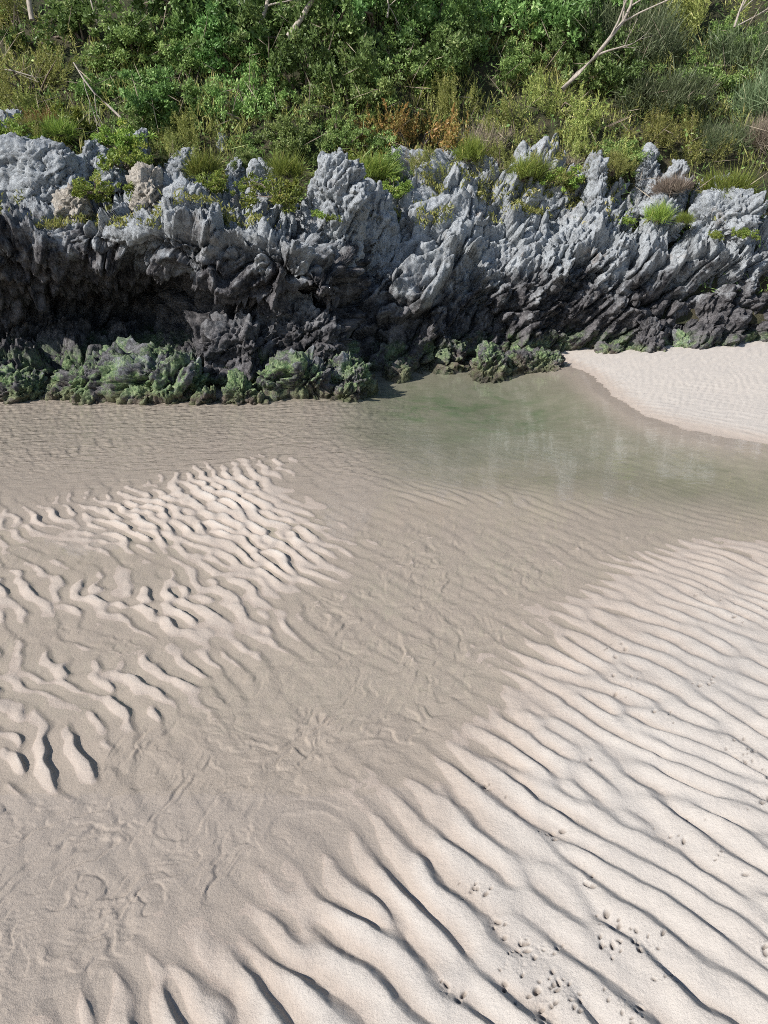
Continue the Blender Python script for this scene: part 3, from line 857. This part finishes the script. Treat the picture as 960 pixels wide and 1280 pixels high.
for i, (u0, v0, u1, v1, lb) in enumerate([
        (146, 486, 204, 513, 'small tan stone below the broad green boulder'), (200, 494, 238, 511, 'second small tan stone, right of the first below the green boulder'),
        (232, 490, 282, 508, 'small stone under the gap between green and peaked boulder'), (270, 478, 322, 509, 'knobbly greenish stone below the peaked boulder'),
        (84, 494, 140, 514, 'tan stone at the left foot of the broad green boulder'), (306, 496, 334, 509, 'small tan stone at the left foot of the rounded green boulder'),
        (410, 486, 446, 501, 'small stone at the tip of the left cliff beside the pool')]):
    rock('stone', u0, v0, u1, v1, 6.25 if u0 < 400 else 6.45, 0.3, 350 + i, M_moss, lb, 'small stones along the foot of the left cliff', n=34, sink=0.08, peak=0.3 + 0.1 * (i % 3), scale=0.8, disp=1.3)

# ================================================================== HILLSIDE
hx = np.linspace(-22, 22, 170); hy = np.linspace(8.6, 34, 120)
HX, HY = np.meshgrid(hx, hy)


def hill_z(x, y):
    x = np.asarray(x, float); y = np.asarray(y, float)
    P = np.stack([x.ravel(), y.ravel(), x.ravel() * 0], 1)
    n_ = fbm(P * 0.45, 4, 71).reshape(x.shape)
    k = smooth(x, -0.9, 1.2)                    # the cliff stands farther back on the right
    y0 = 8.75 + 0.95 * k
    foot = 1.62 + 0.45 * k
    r = y - y0
    return foot + np.where(r < 0, r * 1.6, 1.15 * r - 0.02 * r * r * (r < 15)) + n_ * 0.5 * smooth(r, 0.2, 2)


HZ = hill_z(HX, HY)
put('hillside', mesh_np('hillside', np.stack([HX.ravel(), HY.ravel(), HZ.ravel()], 1), quads=grid_quads(120, 170)), M_earth,
    label='steep overgrown slope rising behind the limestone cliff', kind='structure')


# ---- foliage generators
def leaf_quads(C_, D_, Nn, length, width):
    """diamond leaves at centres C_, pointing along D_, facing Nn"""
    D_ = D_ / (np.linalg.norm(D_, axis=1, keepdims=True) + 1e-9)
    S_ = np.cross(D_, Nn); S_ /= np.linalg.norm(S_, axis=1, keepdims=True) + 1e-9
    up = np.cross(S_, D_)
    a = C_ - D_ * length * 0.5
    b = C_ + S_ * width * 0.5 + up * width * 0.15
    c = C_ + D_ * length * 0.5
    d = C_ - S_ * width * 0.5 + up * width * 0.15
    V = np.stack([a, b, c, d], 1).reshape(-1, 3)
    n = len(C_)
    return V, np.arange(n * 4).reshape(n, 4)


def blob_clusters(r, ncl, rz, g):
    lobes = dome_points(r * 0.86, 11, rz * 0.86, g)
    k = g.integers(0, 11, ncl)
    sz = g.uniform(0.6, 1.2, 11)[k][:, None]
    return lobes[k] + np.clip(g.normal(0, 0.15, (ncl, 3)), -0.3, 0.3) * sz * r


def dome_points(r, ncl, rz, g):
    """cluster centres scattered through an uneven dome, denser at its surface"""
    d = g.normal(size=(ncl, 3)); d /= np.linalg.norm(d, axis=1, keepdims=True)
    d[:, 2] = np.abs(d[:, 2]) * 1.0 - 0.12
    rad = g.uniform(0.45, 1.0, (ncl, 1)) ** 0.6
    rad *= (0.85 + 0.3 * np.sin(3.1 * d[:, :1] * 2 + 1.7 * d[:, 1:2] * 3 + g.uniform(0, 6)))
    return d * rad * np.array([r, r, rz])


def shrub_mesh(name, seed, r, rz, ncl, per, llen, lwid, crad, style, mat, bark):
    g = np.random.default_rng(seed)
    cc = blob_clusters(r, ncl, rz, g)
    n = ncl * per
    ci = np.repeat(np.arange(ncl), per)
    off = g.normal(size=(n, 3)); off /= np.linalg.norm(off, axis=1, keepdims=True)
    tint = np.clip(g.normal(0.45, 0.16, ncl)[ci] + g.normal(0, 0.2, n), 0, 1)
    if style == 'leafy':
        rr = g.uniform(0.2, 1.0, (n, 1)) * crad * g.uniform(0.6, 1.3, ncl)[ci][:, None]
        Cc = cc[ci] + off * rr * np.array([1, 1, 0.75])
        D = off + g.normal(0, 0.5, (n, 3)) + np.array([0, 0, 0.2])
        Nn = off * 0.6 + g.normal(0, 0.6, (n, 3)) + np.array([0, 0, 0.5])
        L = llen * g.uniform(0.6, 1.25, (n, 1)); Wd = lwid * g.uniform(0.7, 1.2, (n, 1))
    elif style == 'sprays':          # upright leafy shoots: leaves set along short twigs
        sh = g.normal(size=(ncl, 3)) * 0.5 + np.array([0, 0, 1.0]) + cc * 0.6 / r
        sh /= np.linalg.norm(sh, axis=1, keepdims=True)
        t_ = g.uniform(-1, 1, (n, 1))
        Cc = cc[ci] + sh[ci] * t_ * crad * 1.7 + off * 0.28 * crad * (1.1 - t_)
        D = sh[ci] * 0.8 + off; Nn = g.normal(0, 1, (n, 3))
        L = llen * g.uniform(0.6, 1.2, (n, 1)); Wd = lwid * g.uniform(0.7, 1.2, (n, 1))
    else:                            # 'stalks': long thin arching blades
        base = cc[ci] * np.array([0.85, 0.85, 0.35])
        D = cc[ci] / r * 0.6 + g.normal(0, 0.35, (ncl, 3))[ci] + g.normal(0, 0.45, (n, 3)) + np.array([0, 0, 0.9])
        Dn = D / np.linalg.norm(D, axis=1, keepdims=True)
        L = llen * g.uniform(0.3, 1.2, (n, 1)) * g.uniform(0.5, 1.3, ncl)[ci][:, None]
        Cc = base + Dn * L * 0.5 + off * crad * 0.6
        Nn = g.normal(0, 1, (n, 3)); Wd = lwid * g.uniform(0.6, 1.2, (n, 1))
    V, Q = leaf_quads(Cc, D, Nn, L, Wd)
    me = mesh_np(name, V, quads=Q, smooth=False)
    attr(me, 'tint', np.repeat(tint, 4))
    me.materials.append(mat)
    # woody stems from the foot to some clusters
    acc = Acc()
    for k in range(min(ncl, 16)):
        e = cc[k * (ncl // max(1, min(ncl, 16)))]
        m_ = e * 0.5 + g.normal(0, 0.05 * r, 3); s0 = g.normal(0, 0.05 * r, 3); s0[2] = -0.15 * rz
        acc.add(*tube([s0, m_, e], [0.018 * r + .004, 0.012 * r + .003, 0.003], 5))
    ms = acc.mesh(name + '_stems'); ms.materials.append(bark)
    return me, ms


KIND = {}
def defkind(key, nm, variants, **kw):
    KIND[key] = (nm, [shrub_mesh(nm, 1000 + hash_id(key) * 10 + i, **kw) for i in range(variants)])
def hash_id(s_): return sum(ord(c) * (i + 1) for i, c in enumerate(s_)) % 97


defkind('broad', 'evergreen_shrub', 3, r=1.0, rz=0.85, ncl=150, per=62, llen=0.060, lwid=0.030, crad=0.11, style='leafy', mat=M_broad, bark=M_bark)
defkind('mid', 'leafy_shrub', 3, r=1.0, rz=0.8, ncl=160, per=60, llen=0.050, lwid=0.026, crad=0.11, style='leafy', mat=M_mid, bark=M_bark)
defkind('olive', 'gorse_bush', 2, r=1.0, rz=0.75, ncl=150, per=60, llen=0.075, lwid=0.012, crad=0.12, style='sprays', mat=M_olive, bark=M_bark)
defkind('rust', 'rusty_bush', 1, r=1.0, rz=0.7, ncl=110, per=60, llen=0.075, lwid=0.026, crad=0.15, style='sprays', mat=M_rust, bark=M_bark)
defkind('lime', 'low_plant', 3, r=1.35, rz=0.5, ncl=80, per=34, llen=0.15, lwid=0.055, crad=0.17, style='leafy', mat=M_lime, bark=M_bark)
defkind('grass', 'grass_tuft', 2, r=1.0, rz=0.7, ncl=60, per=26, llen=0.75, lwid=0.022, crad=0.22, style='stalks', mat=M_lime, bark=M_bark)
defkind('dry', 'dry_shrub', 2, r=1.0, rz=0.8, ncl=90, per=45, llen=0.55, lwid=0.012, crad=0.15, style='stalks', mat=M_dry, bark=M_dead)
defkind('blade', 'long_grass_clump', 3, r=1.15, rz=0.6, ncl=140, per=50, llen=0.30, lwid=0.012, crad=0.30, style='stalks', mat=M_bluish, bark=M_bark)
PART = {'broad': 'foliage', 'mid': 'foliage', 'olive': 'needles', 'rust': 'foliage', 'lime': 'leaves', 'grass': 'blades', 'dry': 'twigs', 'blade': 'blades'}
CAT = {'broad': 'shrub', 'mid': 'shrub', 'olive': 'bush', 'rust': 'bush', 'lime': 'plant', 'grass': 'grass tuft', 'dry': 'dry shrub', 'blade': 'grass clump'}
rs = random.Random(3)


def hill_hit(u, v):
    """where the sight line through a pixel of the photograph meets the hillside"""
    y_ = np.linspace(8.4, 24, 320)
    a = PITCH + atan((v - 640.0) / F_PX)
    z_ = CAM_H - y_ * tan(a)
    x_ = (u - 480.0) / F_PX * (y_ * cos(PITCH) + (CAM_H - z_) * sin(PITCH))
    k = np.nonzero(z_ <= hill_z(x_, y_))[0]
    k = k[0] if len(k) else 60
    return float(x_[k]), float(y_[k]), float(z_[k])


def plant(key, u, v, r, label, group, Y=None, tall=1.0):
    nm, vs = KIND[key]
    if group == GS: r *= 1.3 if key == 'broad' else 1.12; tall = rs.uniform(0.85, 1.35)
    fol, stems = vs[rs.randrange(len(vs))]
    if Y is None: x_, y_, z_ = hill_hit(u, v)
    else: x_, y_, z_ = at(u, v, Y)
    e = put(nm, None, None, loc=(x_, y_, z_ - 0.1 * r), label=label, cat=CAT[key], group=group)
    e.rotation_euler = (radians(rs.uniform(-4, 14)), radians(rs.uniform(-6, 6)), rs.uniform(0, 2 * pi))
    f_ = put(PART[key], fol, None, e); s_ = put('stem', stems, None, e)
    e.scale = (r, r, r * tall)
    return e


GS = 'shrubs on the slope above the cliff'
GE = 'plants growing on the rock ledges'
# (kind, u, v of the foot, radius in metres, label)
SLOPE = [
 # along the upper edge of the picture, left to right
 ('olive', 20, 30, .75, 'olive bush in the upper left corner'),
 ('broad', 105, 35, .80, 'dark shrub behind the pale hanging trunk at the upper left'),
 ('mid', 165, 60, .70, 'bright green shrub left of the deep dark gap in the wood'),
 ('broad', 245, 15, .90, 'tall dark shrub at the upper edge above the rounded green mound'),
 ('broad', 330, 30, .75, 'dark shrub behind the snapped pale branch at the upper edge'),
 ('broad', 410, 30, .80, 'glossy dark shrub beside the slanting grey trunk'),
 ('broad', 470, 5, .80, 'dark shrub at the middle of the upper edge'),
 ('broad', 540, 35, .80, 'dense rounded dark shrub right of the middle of the upper edge'),
 ('mid', 610, 10, .75, 'green shrub at the upper edge over the dark hollow'),
 ('broad', 680, 25, .80, 'dark shrub left of the bare leaning tree'),
 ('broad', 735, 5, .75, 'deep green shrub behind the crown of the bare leaning tree'),
 ('blade', 800, 45, .75, 'blue-green grass clump right of the bare leaning tree'),
 ('olive', 865, 20, .80, 'greyish olive bush under the bent dry stalks'),
 ('mid', 905, 45, .45, 'small lime-tinted shrub below the twiggy dead bush'),
 ('blade', 955, 60, .70, 'grey-green grass clump at the right edge'),
 # second tier
 ('olive', 40, 95, .65, 'olive bush with the thin grey branch lying before it'),
 ('mid', 130, 110, .55, 'light green shrub behind the arching dead stems'),
 ('broad', 185, 125, .60, 'deep green shrub between the arching stems and the rounded mound'),
 ('mid', 225, 110, .62, 'rounded mid-green mound of small leaves, largest on the left half'),
 ('broad', 290, 80, .65, 'dark shrub joining the rounded mound on its right'),
 ('mid', 320, 130, .55, 'feathery shrub with upright shoots above the grassy ledge'),
 ('broad', 385, 100, .65, 'dark evergreen shrub in the centre left of the slope'),
 ('mid', 440, 120, .65, 'bright leafy shrub above the rock spire'),
 ('mid', 500, 90, .65, 'bright leafy shrub above the rusty bush'),
 ('broad', 560, 85, .62, 'dark shrub above the purple dry shrub'),
 ('mid', 630, 75, .60, 'greyish green shrub with pale tips, below the dark hollow'),
 ('olive', 690, 120, .60, 'olive bush at the foot of the bare leaning tree'),
 ('broad', 745, 90, .60, 'dark shrub right of the foot of the bare leaning tree'),
 ('blade', 810, 110, .70, 'shaded bluish grass clump in the middle of the right slope'),
 ('mid', 880, 100, .60, 'shaded leafy shrub with thin pale stalks, right part of the slope'),
 ('blade', 945, 120, .60, 'grass clump with long dry blades near the right edge'),
 # third tier, just over the rock
 ('olive', 30, 135, .40, 'low olive bush directly above the big smooth boulder'),
 ('lime', 90, 150, .35, 'low leafy plant with reddish tips above the left ledge'),
 ('mid', 175, 150, .38, 'low green shrub over the shaded blue rock'),
 ('olive', 235, 165, .38, 'pointed olive bush below the rounded mound'),
 ('mid', 300, 180, .36, 'low spray of green between the slope and the fluted rock'),
 ('mid', 365, 170, .45, 'fresh green shrub left of the spire top'),
 ('mid', 425, 170, .45, 'fresh green shrub right behind the spire top'),
 ('mid', 470, 195, .38, 'green shrub touching the left side of the rusty bush'),
 ('rust', 515, 178, .58, 'rusty orange bush in the middle of the slope'),
 ('rust', 492, 150, .40, 'smaller rusty bush behind and left of the big rusty orange one'),
 ('dry', 585, 180, .42, 'purple-grey dry shrub right of the rusty bush'),
 ('olive', 560, 130, .42, 'olive bush behind the purple-grey dry shrub'),
 ('olive', 640, 160, .48, 'olive bush full of dry stalks right of the purple-grey shrub'),
 ('dry', 690, 200, .40, 'thin pale dry shrub above the broken pale rock'),
 ('olive', 735, 180, .48, 'olive bush behind the lone pointed pinnacle'),
 ('mid', 775, 190, .42, 'yellowish green shrub between the two pinnacles'),
 ('olive', 815, 165, .48, 'olive bush above the twin-topped pinnacle'),
 ('olive', 860, 175, .40, 'low olive bush above the broad blue pinnacle'),
 ('dry', 945, 165, .36, 'brown dry shrub at the right edge above the cracked rock'),
 ('blade', 905, 160, .42, 'short grey-green clump left of the brown dry shrub'),
]
for k, u, v, r, lb in SLOPE:
    plant(k, u, v + 12, r, lb, GS)
LEDGE = [
 ('lime', 20, 172, 8.0, .22, 'yellow-green plant behind the big smooth boulder'),
 ('grass', 75, 165, 8.3, .16, 'short grass tuft left of the upright grey rock'),
 ('lime', 155, 205, 8.0, .20, 'fleshy green plant left of the cream rock'),
 ('lime', 118, 235, 7.3, .17, 'bright yellow-green tuft in front of the low grey rock'),
 ('lime', 150, 180, 8.6, .22, 'green plant over the shaded rock of the left ledge'),
 ('olive', 215, 190, 8.8, .22, 'small olive bush behind the shaded rocks'),
 ('grass', 250, 215, 8.3, .18, 'grass tuft between the shaded rocks and the broken rock'),
 ('lime', 262, 232, 7.8, .16, 'yellow-green plant left of the broken grey rock'),
 ('lime', 345, 240, 7.7, .20, 'yellow-green plant between fluted rock and spire'),
 ('grass', 362, 215, 8.3, .20, 'yellowish grass tuft behind the gap left of the spire'),
 ('lime', 320, 232, 8.1, .14, 'little plant at the foot of the fluted rock'),
 ('grass', 465, 218, 8.8, .20, 'yellow-green grass tuft right of the spire top'),
 ('lime', 490, 235, 8.7, .17, 'reddish green plant on the crest between spire and rusty bush'),
 ('lime', 445, 205, 9.0, .20, 'green plant behind the right shoulder of the spire'),
 ('lime', 398, 268, 7.35, .08, 'tiny bright plant growing on the face of the spire'),
 ('lime', 413, 272, 7.35, .07, 'tinier bright plant right of the other on the spire face'),
 ('grass', 585, 195, 9.2, .20, 'lime green grass cushion hanging over the shaded blue crag'),
 ('grass', 655, 220, 9.1, .20, 'pale lime grass tuft right of the rugged crag'),
 ('lime', 700, 225, 9.2, .18, 'brownish plant beside the broken pale rock'),
 ('grass', 820, 272, 8.75, .16, 'bright green grass tuft in front of the broad pinnacle'),
 ('grass', 858, 276, 8.75, .13, 'smaller bright tuft left of the large fluted rock'),
 ('lime', 786, 277, 8.8, .09, 'very small green plant in a cleft of the right cliff'),
 ('grass', 905, 238, 9.3, .26, 'wide grey-green grass tuft above the large fluted rock'),
 ('lime', 930, 292, 8.5, .12, 'small green plant on the large fluted rock near the right edge'),
 ('lime', 895, 294, 8.5, .10, 'small green plant low on the large fluted rock'),
 ('dry', 845, 235, 9.1, .20, 'brown dry tangle between the broad pinnacle and the grass tuft'),
 ('olive', 535, 212, 9.05, .26, 'olive plant trailing over the rock just below the rusty bush'),
 ('mid', 480, 214, 8.95, .24, 'bright leafy plant at the crest between spire and rusty bush'),
 ('olive', 622, 205, 9.25, .26, 'olive plant trailing between the two crags under the purple shrub'),
 ('olive', 675, 212, 9.2, .26, 'olive plant leaning over the broken pale rock'),
 ('olive', 765, 212, 9.3, .24, 'olive plant in the notch right of the lone pointed pinnacle'),
 ('mid', 300, 205, 8.7, .22, 'green plant in the hollow behind the fluted rock'),
 ('rust', 60, 150, 8.5, .16, 'little reddish plant above the big smooth boulder'),
 ('olive', 40, 172, 8.1, .22, 'yellowish trailing plant on top of the big smooth boulder'),
 ('dry', 500, 205, 9.2, .18, 'dark purple dry tangle below the rusty bush'),
]
for k, u, v, Y, r, lb in LEDGE:
    plant(k, u, v, r * (1.0 if r < 0.15 else 1.3), lb, GE, Y=Y)

# ---- undergrowth: nobody could count it
g = np.random.default_rng(77)
n = 48000
ux = g.uniform(-9.5, 9.5, n); uy = 8.7 + g.uniform(0, 1, n) ** 1.3 * 11
P3 = np.stack([ux, uy, ux * 0], 1)
hum = np.abs(fbm(P3 * 1.6, 3, 81)) * 0.9
uz = hill_z(ux, uy) + hum * g.uniform(0.1, 1.0, n) + 0.03
D = g.normal(0, 1, (n, 3)) + np.array([0, -0.3, 0.6]); Nn = g.normal(0, 0.7, (n, 3)) + np.array([0, -0.6, 0.6])
blade = g.uniform(0, 1, n) < 0.45
L = np.where(blade, g.uniform(0.08, 0.28, n), g.uniform(0.03, 0.07, n))[:, None]
Wd = np.where(blade, 0.007, g.uniform(0.015, 0.04, n))[:, None]
V, Q = leaf_quads(np.stack([ux, uy, uz], 1), D, Nn, L, Wd)
me = mesh_np('undergrowth', V, quads=Q, smooth=False)
attr(me, 'tint', np.repeat(np.clip(g.normal(0.45, 0.25, n), 0, 1), 4))
put('undergrowth', me, M_mid, label='tangled low undergrowth covering the slope between the shrubs', kind='stuff')
bx_ = g.uniform(-7.5, 8.5, 26000); k_ = smooth(bx_, -0.9, 1.2)
by_ = 8.6 + 0.95 * k_ + g.uniform(0, 1, 26000) * 1.5
P3 = np.stack([bx_, by_, bx_ * 0], 1)
keep = fbm(P3 * 1.5, 3, 85) > -0.12
bx_, by_, P3 = bx_[keep], by_[keep], P3[keep]; n = len(bx_)
bz_ = hill_z(bx_, by_) + np.abs(fbm(P3 * 2.2, 3, 83)) * g.uniform(0.1, 1.0, n) * 0.8 + 0.02
V, Q = leaf_quads(np.stack([bx_, by_, bz_], 1), g.normal(0, .5, (n, 3)) + np.array([0, -.2, 1]), g.normal(0, 1, (n, 3)), g.uniform(0.05, 0.22, (n, 1)), g.uniform(0.006, 0.016, (n, 1)))
me = mesh_np('rough_grass', V, quads=Q, smooth=False)
attr(me, 'tint', np.repeat(np.clip(g.normal(0.5, 0.3, n), 0, 1), 4))
put('rough_grass', me, M_olive, label='rough yellowish grass and herbs along the foot of the slope', kind='stuff')
# dry stalks standing and hanging all over the slope
n = 1700
sx = g.uniform(-8, 8.5, n); sy = 9.0 + g.uniform(0, 1, n) * 5
sz_ = hill_z(sx, sy) + g.uniform(0.1, 0.75, n)
V, Q = leaf_quads(np.stack([sx, sy - 0.1, sz_], 1), g.normal(0, 0.8, (n, 3)) + np.array([0.2, 0, 0.5]), g.normal(0, 0.3, (n, 3)) + np.array([0, -1, 0.2]), g.uniform(0.12, 0.45, (n, 1)), g.uniform(0.005, 0.010, (n, 1)))
me = mesh_np('dry_stalks', V, quads=Q, smooth=False)
attr(me, 'tint', np.repeat(g.uniform(0.3, 1, n), 4))
put('dry_stalks', me, M_dry, label='thin dry stalks and dead twigs scattered through the slope', kind='stuff')
# ground cover creeping over the cliff tops
cv = np.concatenate(CLIFFTOP)
cv = cv[g.integers(0, len(cv), 120000)]
keep = fbm(cv * 2.3 + 4, 3, 86) > 0.10
cv = cv[keep]; n = len(cv)
cv = cv + g.normal(0, 0.015, (n, 3)) + np.array([0, -0.01, 0.03])
V, Q = leaf_quads(cv, g.normal(0, .6, (n, 3)) + np.array([0, -.3, .8]), g.normal(0, 1, (n, 3)), g.uniform(0.03, 0.08, (n, 1)), g.uniform(0.008, 0.02, (n, 1)))
me = mesh_np('ledge_herbs', V, quads=Q, smooth=False)
attr(me, 'tint', np.repeat(np.clip(g.normal(0.5, 0.3, n), 0, 1), 4))
put('ledge_herbs', me, M_olive, label='small yellow-green herbs rooted in hollows along the cliff top', kind='stuff')
# a wood of crowns above the picture, seen only in the water
n = 26000
ux = g.uniform(-16, 16, n); uy = g.uniform(13, 19, n)
P3 = np.stack([ux, uy, ux * 0], 1)
uz = hill_z(ux, uy) + g.uniform(0.2, 1, n) * (1.2 + 3.4 * np.abs(fbm(P3 * 0.6, 3, 91)))
V, Q = leaf_quads(np.stack([ux, uy, uz], 1), g.normal(0, 1, (n, 3)), g.normal(0, 1, (n, 3)), 0.22, 0.14)
me = mesh_np('treetops', V, quads=Q, smooth=False)
attr(me, 'tint', np.repeat(np.clip(g.normal(0.4, 0.2, n), 0, 1), 4))
put('treetop_foliage', me, M_broad, label='dense wood on the upper slope above the shrubs', kind='stuff')


# ---- dead trees and branches
def bough(acc, p, d, length, r, depth, rnd, spread=0.5, seg=5, droop=0.0):
    pts = [p]; rad = [r]
    for i in range(seg):
        d = (d + Vector((rnd.gauss(0, .09), rnd.gauss(0, .09), rnd.gauss(0, .07) - droop))).normalized()
        p = p + d * (length / seg)
        pts.append(p); rad.append(r * (1 - 0.55 * (i + 1) / seg))
        if depth > 0 and i >= 1 and rnd.random() < 0.75:
            nd = (d + Vector((rnd.gauss(0, spread), rnd.gauss(0, spread * 0.6), rnd.gauss(0.05, spread)))).normalized()
            bough(acc, p, nd, length * rnd.uniform(0.45, 0.75), rad[-1] * 0.62, depth - 1, rnd, spread, seg, droop)
    acc.add(*tube(pts, rad, 6))


def deadwood(name, cat, label, path_px, Y0_, Y1_, r0, r1, twigs, rnd_seed, group=None, spread=0.5):
    """trunk along a measured line; path_px is (u, v) points from foot to tip"""
    rnd = random.Random(rnd_seed)
    m = len(path_px)
    fy = hill_hit(path_px[0][0], path_px[0][1])[1]
    Y0_, Y1_ = fy - 0.6, fy - 0.6 + (Y1_ - Y0_) * 0.3
    pts = [Vector(at(u, v, Y0_ + (Y1_ - Y0_) * i / (m - 1))) for i, (u, v) in enumerate(path_px)]
    o = put(name, None, None, loc=pts[0], label=label, cat=cat, group=group)
    rel = [p - pts[0] for p in pts]
    acc = Acc(); rad = [0.75 * (r0 + (r1 - r0) * i / (m - 1)) for i in range(m)]
    acc.add(*tube(rel, rad, 8))
    put('trunk' if cat == 'dead tree' else 'main_stem', acc.mesh('trunk'), M_dead, o)
    if twigs:
        for (i, dv, ln) in twigs:
            a2 = Acc()
            bough(a2, rel[i], Vector(dv).normalized(), ln, rad[i] * 0.6, 2, rnd, spread)
            put('branch', a2.mesh('branch'), M_dead, o)
    return o


deadwood('dead_tree', 'dead tree', 'bare pale tree leaning right out of the slope, thin crown at the upper edge',
         [(703, 112), (722, 92), (745, 70), (762, 48), (778, 28), (788, 8), (795, -20), (805, -60)], 9.9, 10.2, 0.036, 0.014,
         [(3, (0.5, -.1, 0.85), .9), (4, (0.8, -.1, 0.5), 1.0), (5, (0.9, 0, 0.4), 0.9), (4, (-0.1, 0, 1), .6), (2, (0.8, -.1, 0.35), .4)], 5, spread=0.35)
deadwood('dead_bush', 'dead bush', 'bare twiggy bush in the upper right corner',
         [(918, 34), (924, 15), (932, -5)], 10.2, 10.3, 0.022, 0.012, [(1, (.9, 0, .7), .8), (1, (.5, 0, 1), .8), (2, (.9, 0, .3), .6), (0, (1, 0, .6), .5)], 8, spread=0.35)
GB = 'dead branches on the slope'
deadwood('dead_branch', 'branch', 'slanting grey trunk behind the shrubs at the upper edge, near the middle', [(360, 46), (376, 24), (394, -6)], 10.6, 10.8, 0.045, 0.035, None, 1, GB)
deadwood('dead_branch', 'branch', 'snapped orange-brown branch at the upper edge, pointing up', [(326, 30), (333, 8), (338, -16)], 10.2, 10.3, 0.035, 0.025, [(1, (.3, 0, .1), .3)], 2, GB)
deadwood('dead_branch', 'branch', 'arching grey stem hanging down to the left ledge', [(152, 148), (135, 132), (118, 116), (104, 98), (92, 78)], 9.3, 9.9, 0.018, 0.01, [(2, (-.1, 0, -1), .5), (3, (.1, 0, -1), .5)], 3, GB)
deadwood('dead_branch', 'branch', 'thin grey branch lying on the olive bush near the left edge', [(-10, 86), (15, 88), (42, 96)], 9.6, 9.6, 0.014, 0.008, [(1, (.9, 0, -.4), .3)], 4, GB)
deadwood('dead_branch', 'branch', 'vertical pale trunk in the dark wood at the upper left', [(40, 25), (37, 8), (34, -20)], 10.9, 11.0, 0.04, 0.04, None, 6, GB)
deadwood('dead_branch', 'branch', 'pale vertical trunk at the upper edge between the two dark shrubs', [(293, 14), (292, 0), (290, -20)], 10.6, 10.7, 0.06, 0.05, None, 7, GB)
deadwood('dead_branch', 'branch', 'forked pale twig at the upper edge just right of the middle', [(484, 22), (486, 8), (483, -10)], 10.2, 10.3, 0.016, 0.01, [(1, (.8, 0, .5), .35), (1, (.3, 0, -.3), .2)], 9, GB)
deadwood('dead_branch', 'branch', 'thin dark stem standing in the deep gap at the upper left', [(122, 30), (116, 10), (110, -12)], 10.3, 10.5, 0.014, 0.01, None, 10, GB)
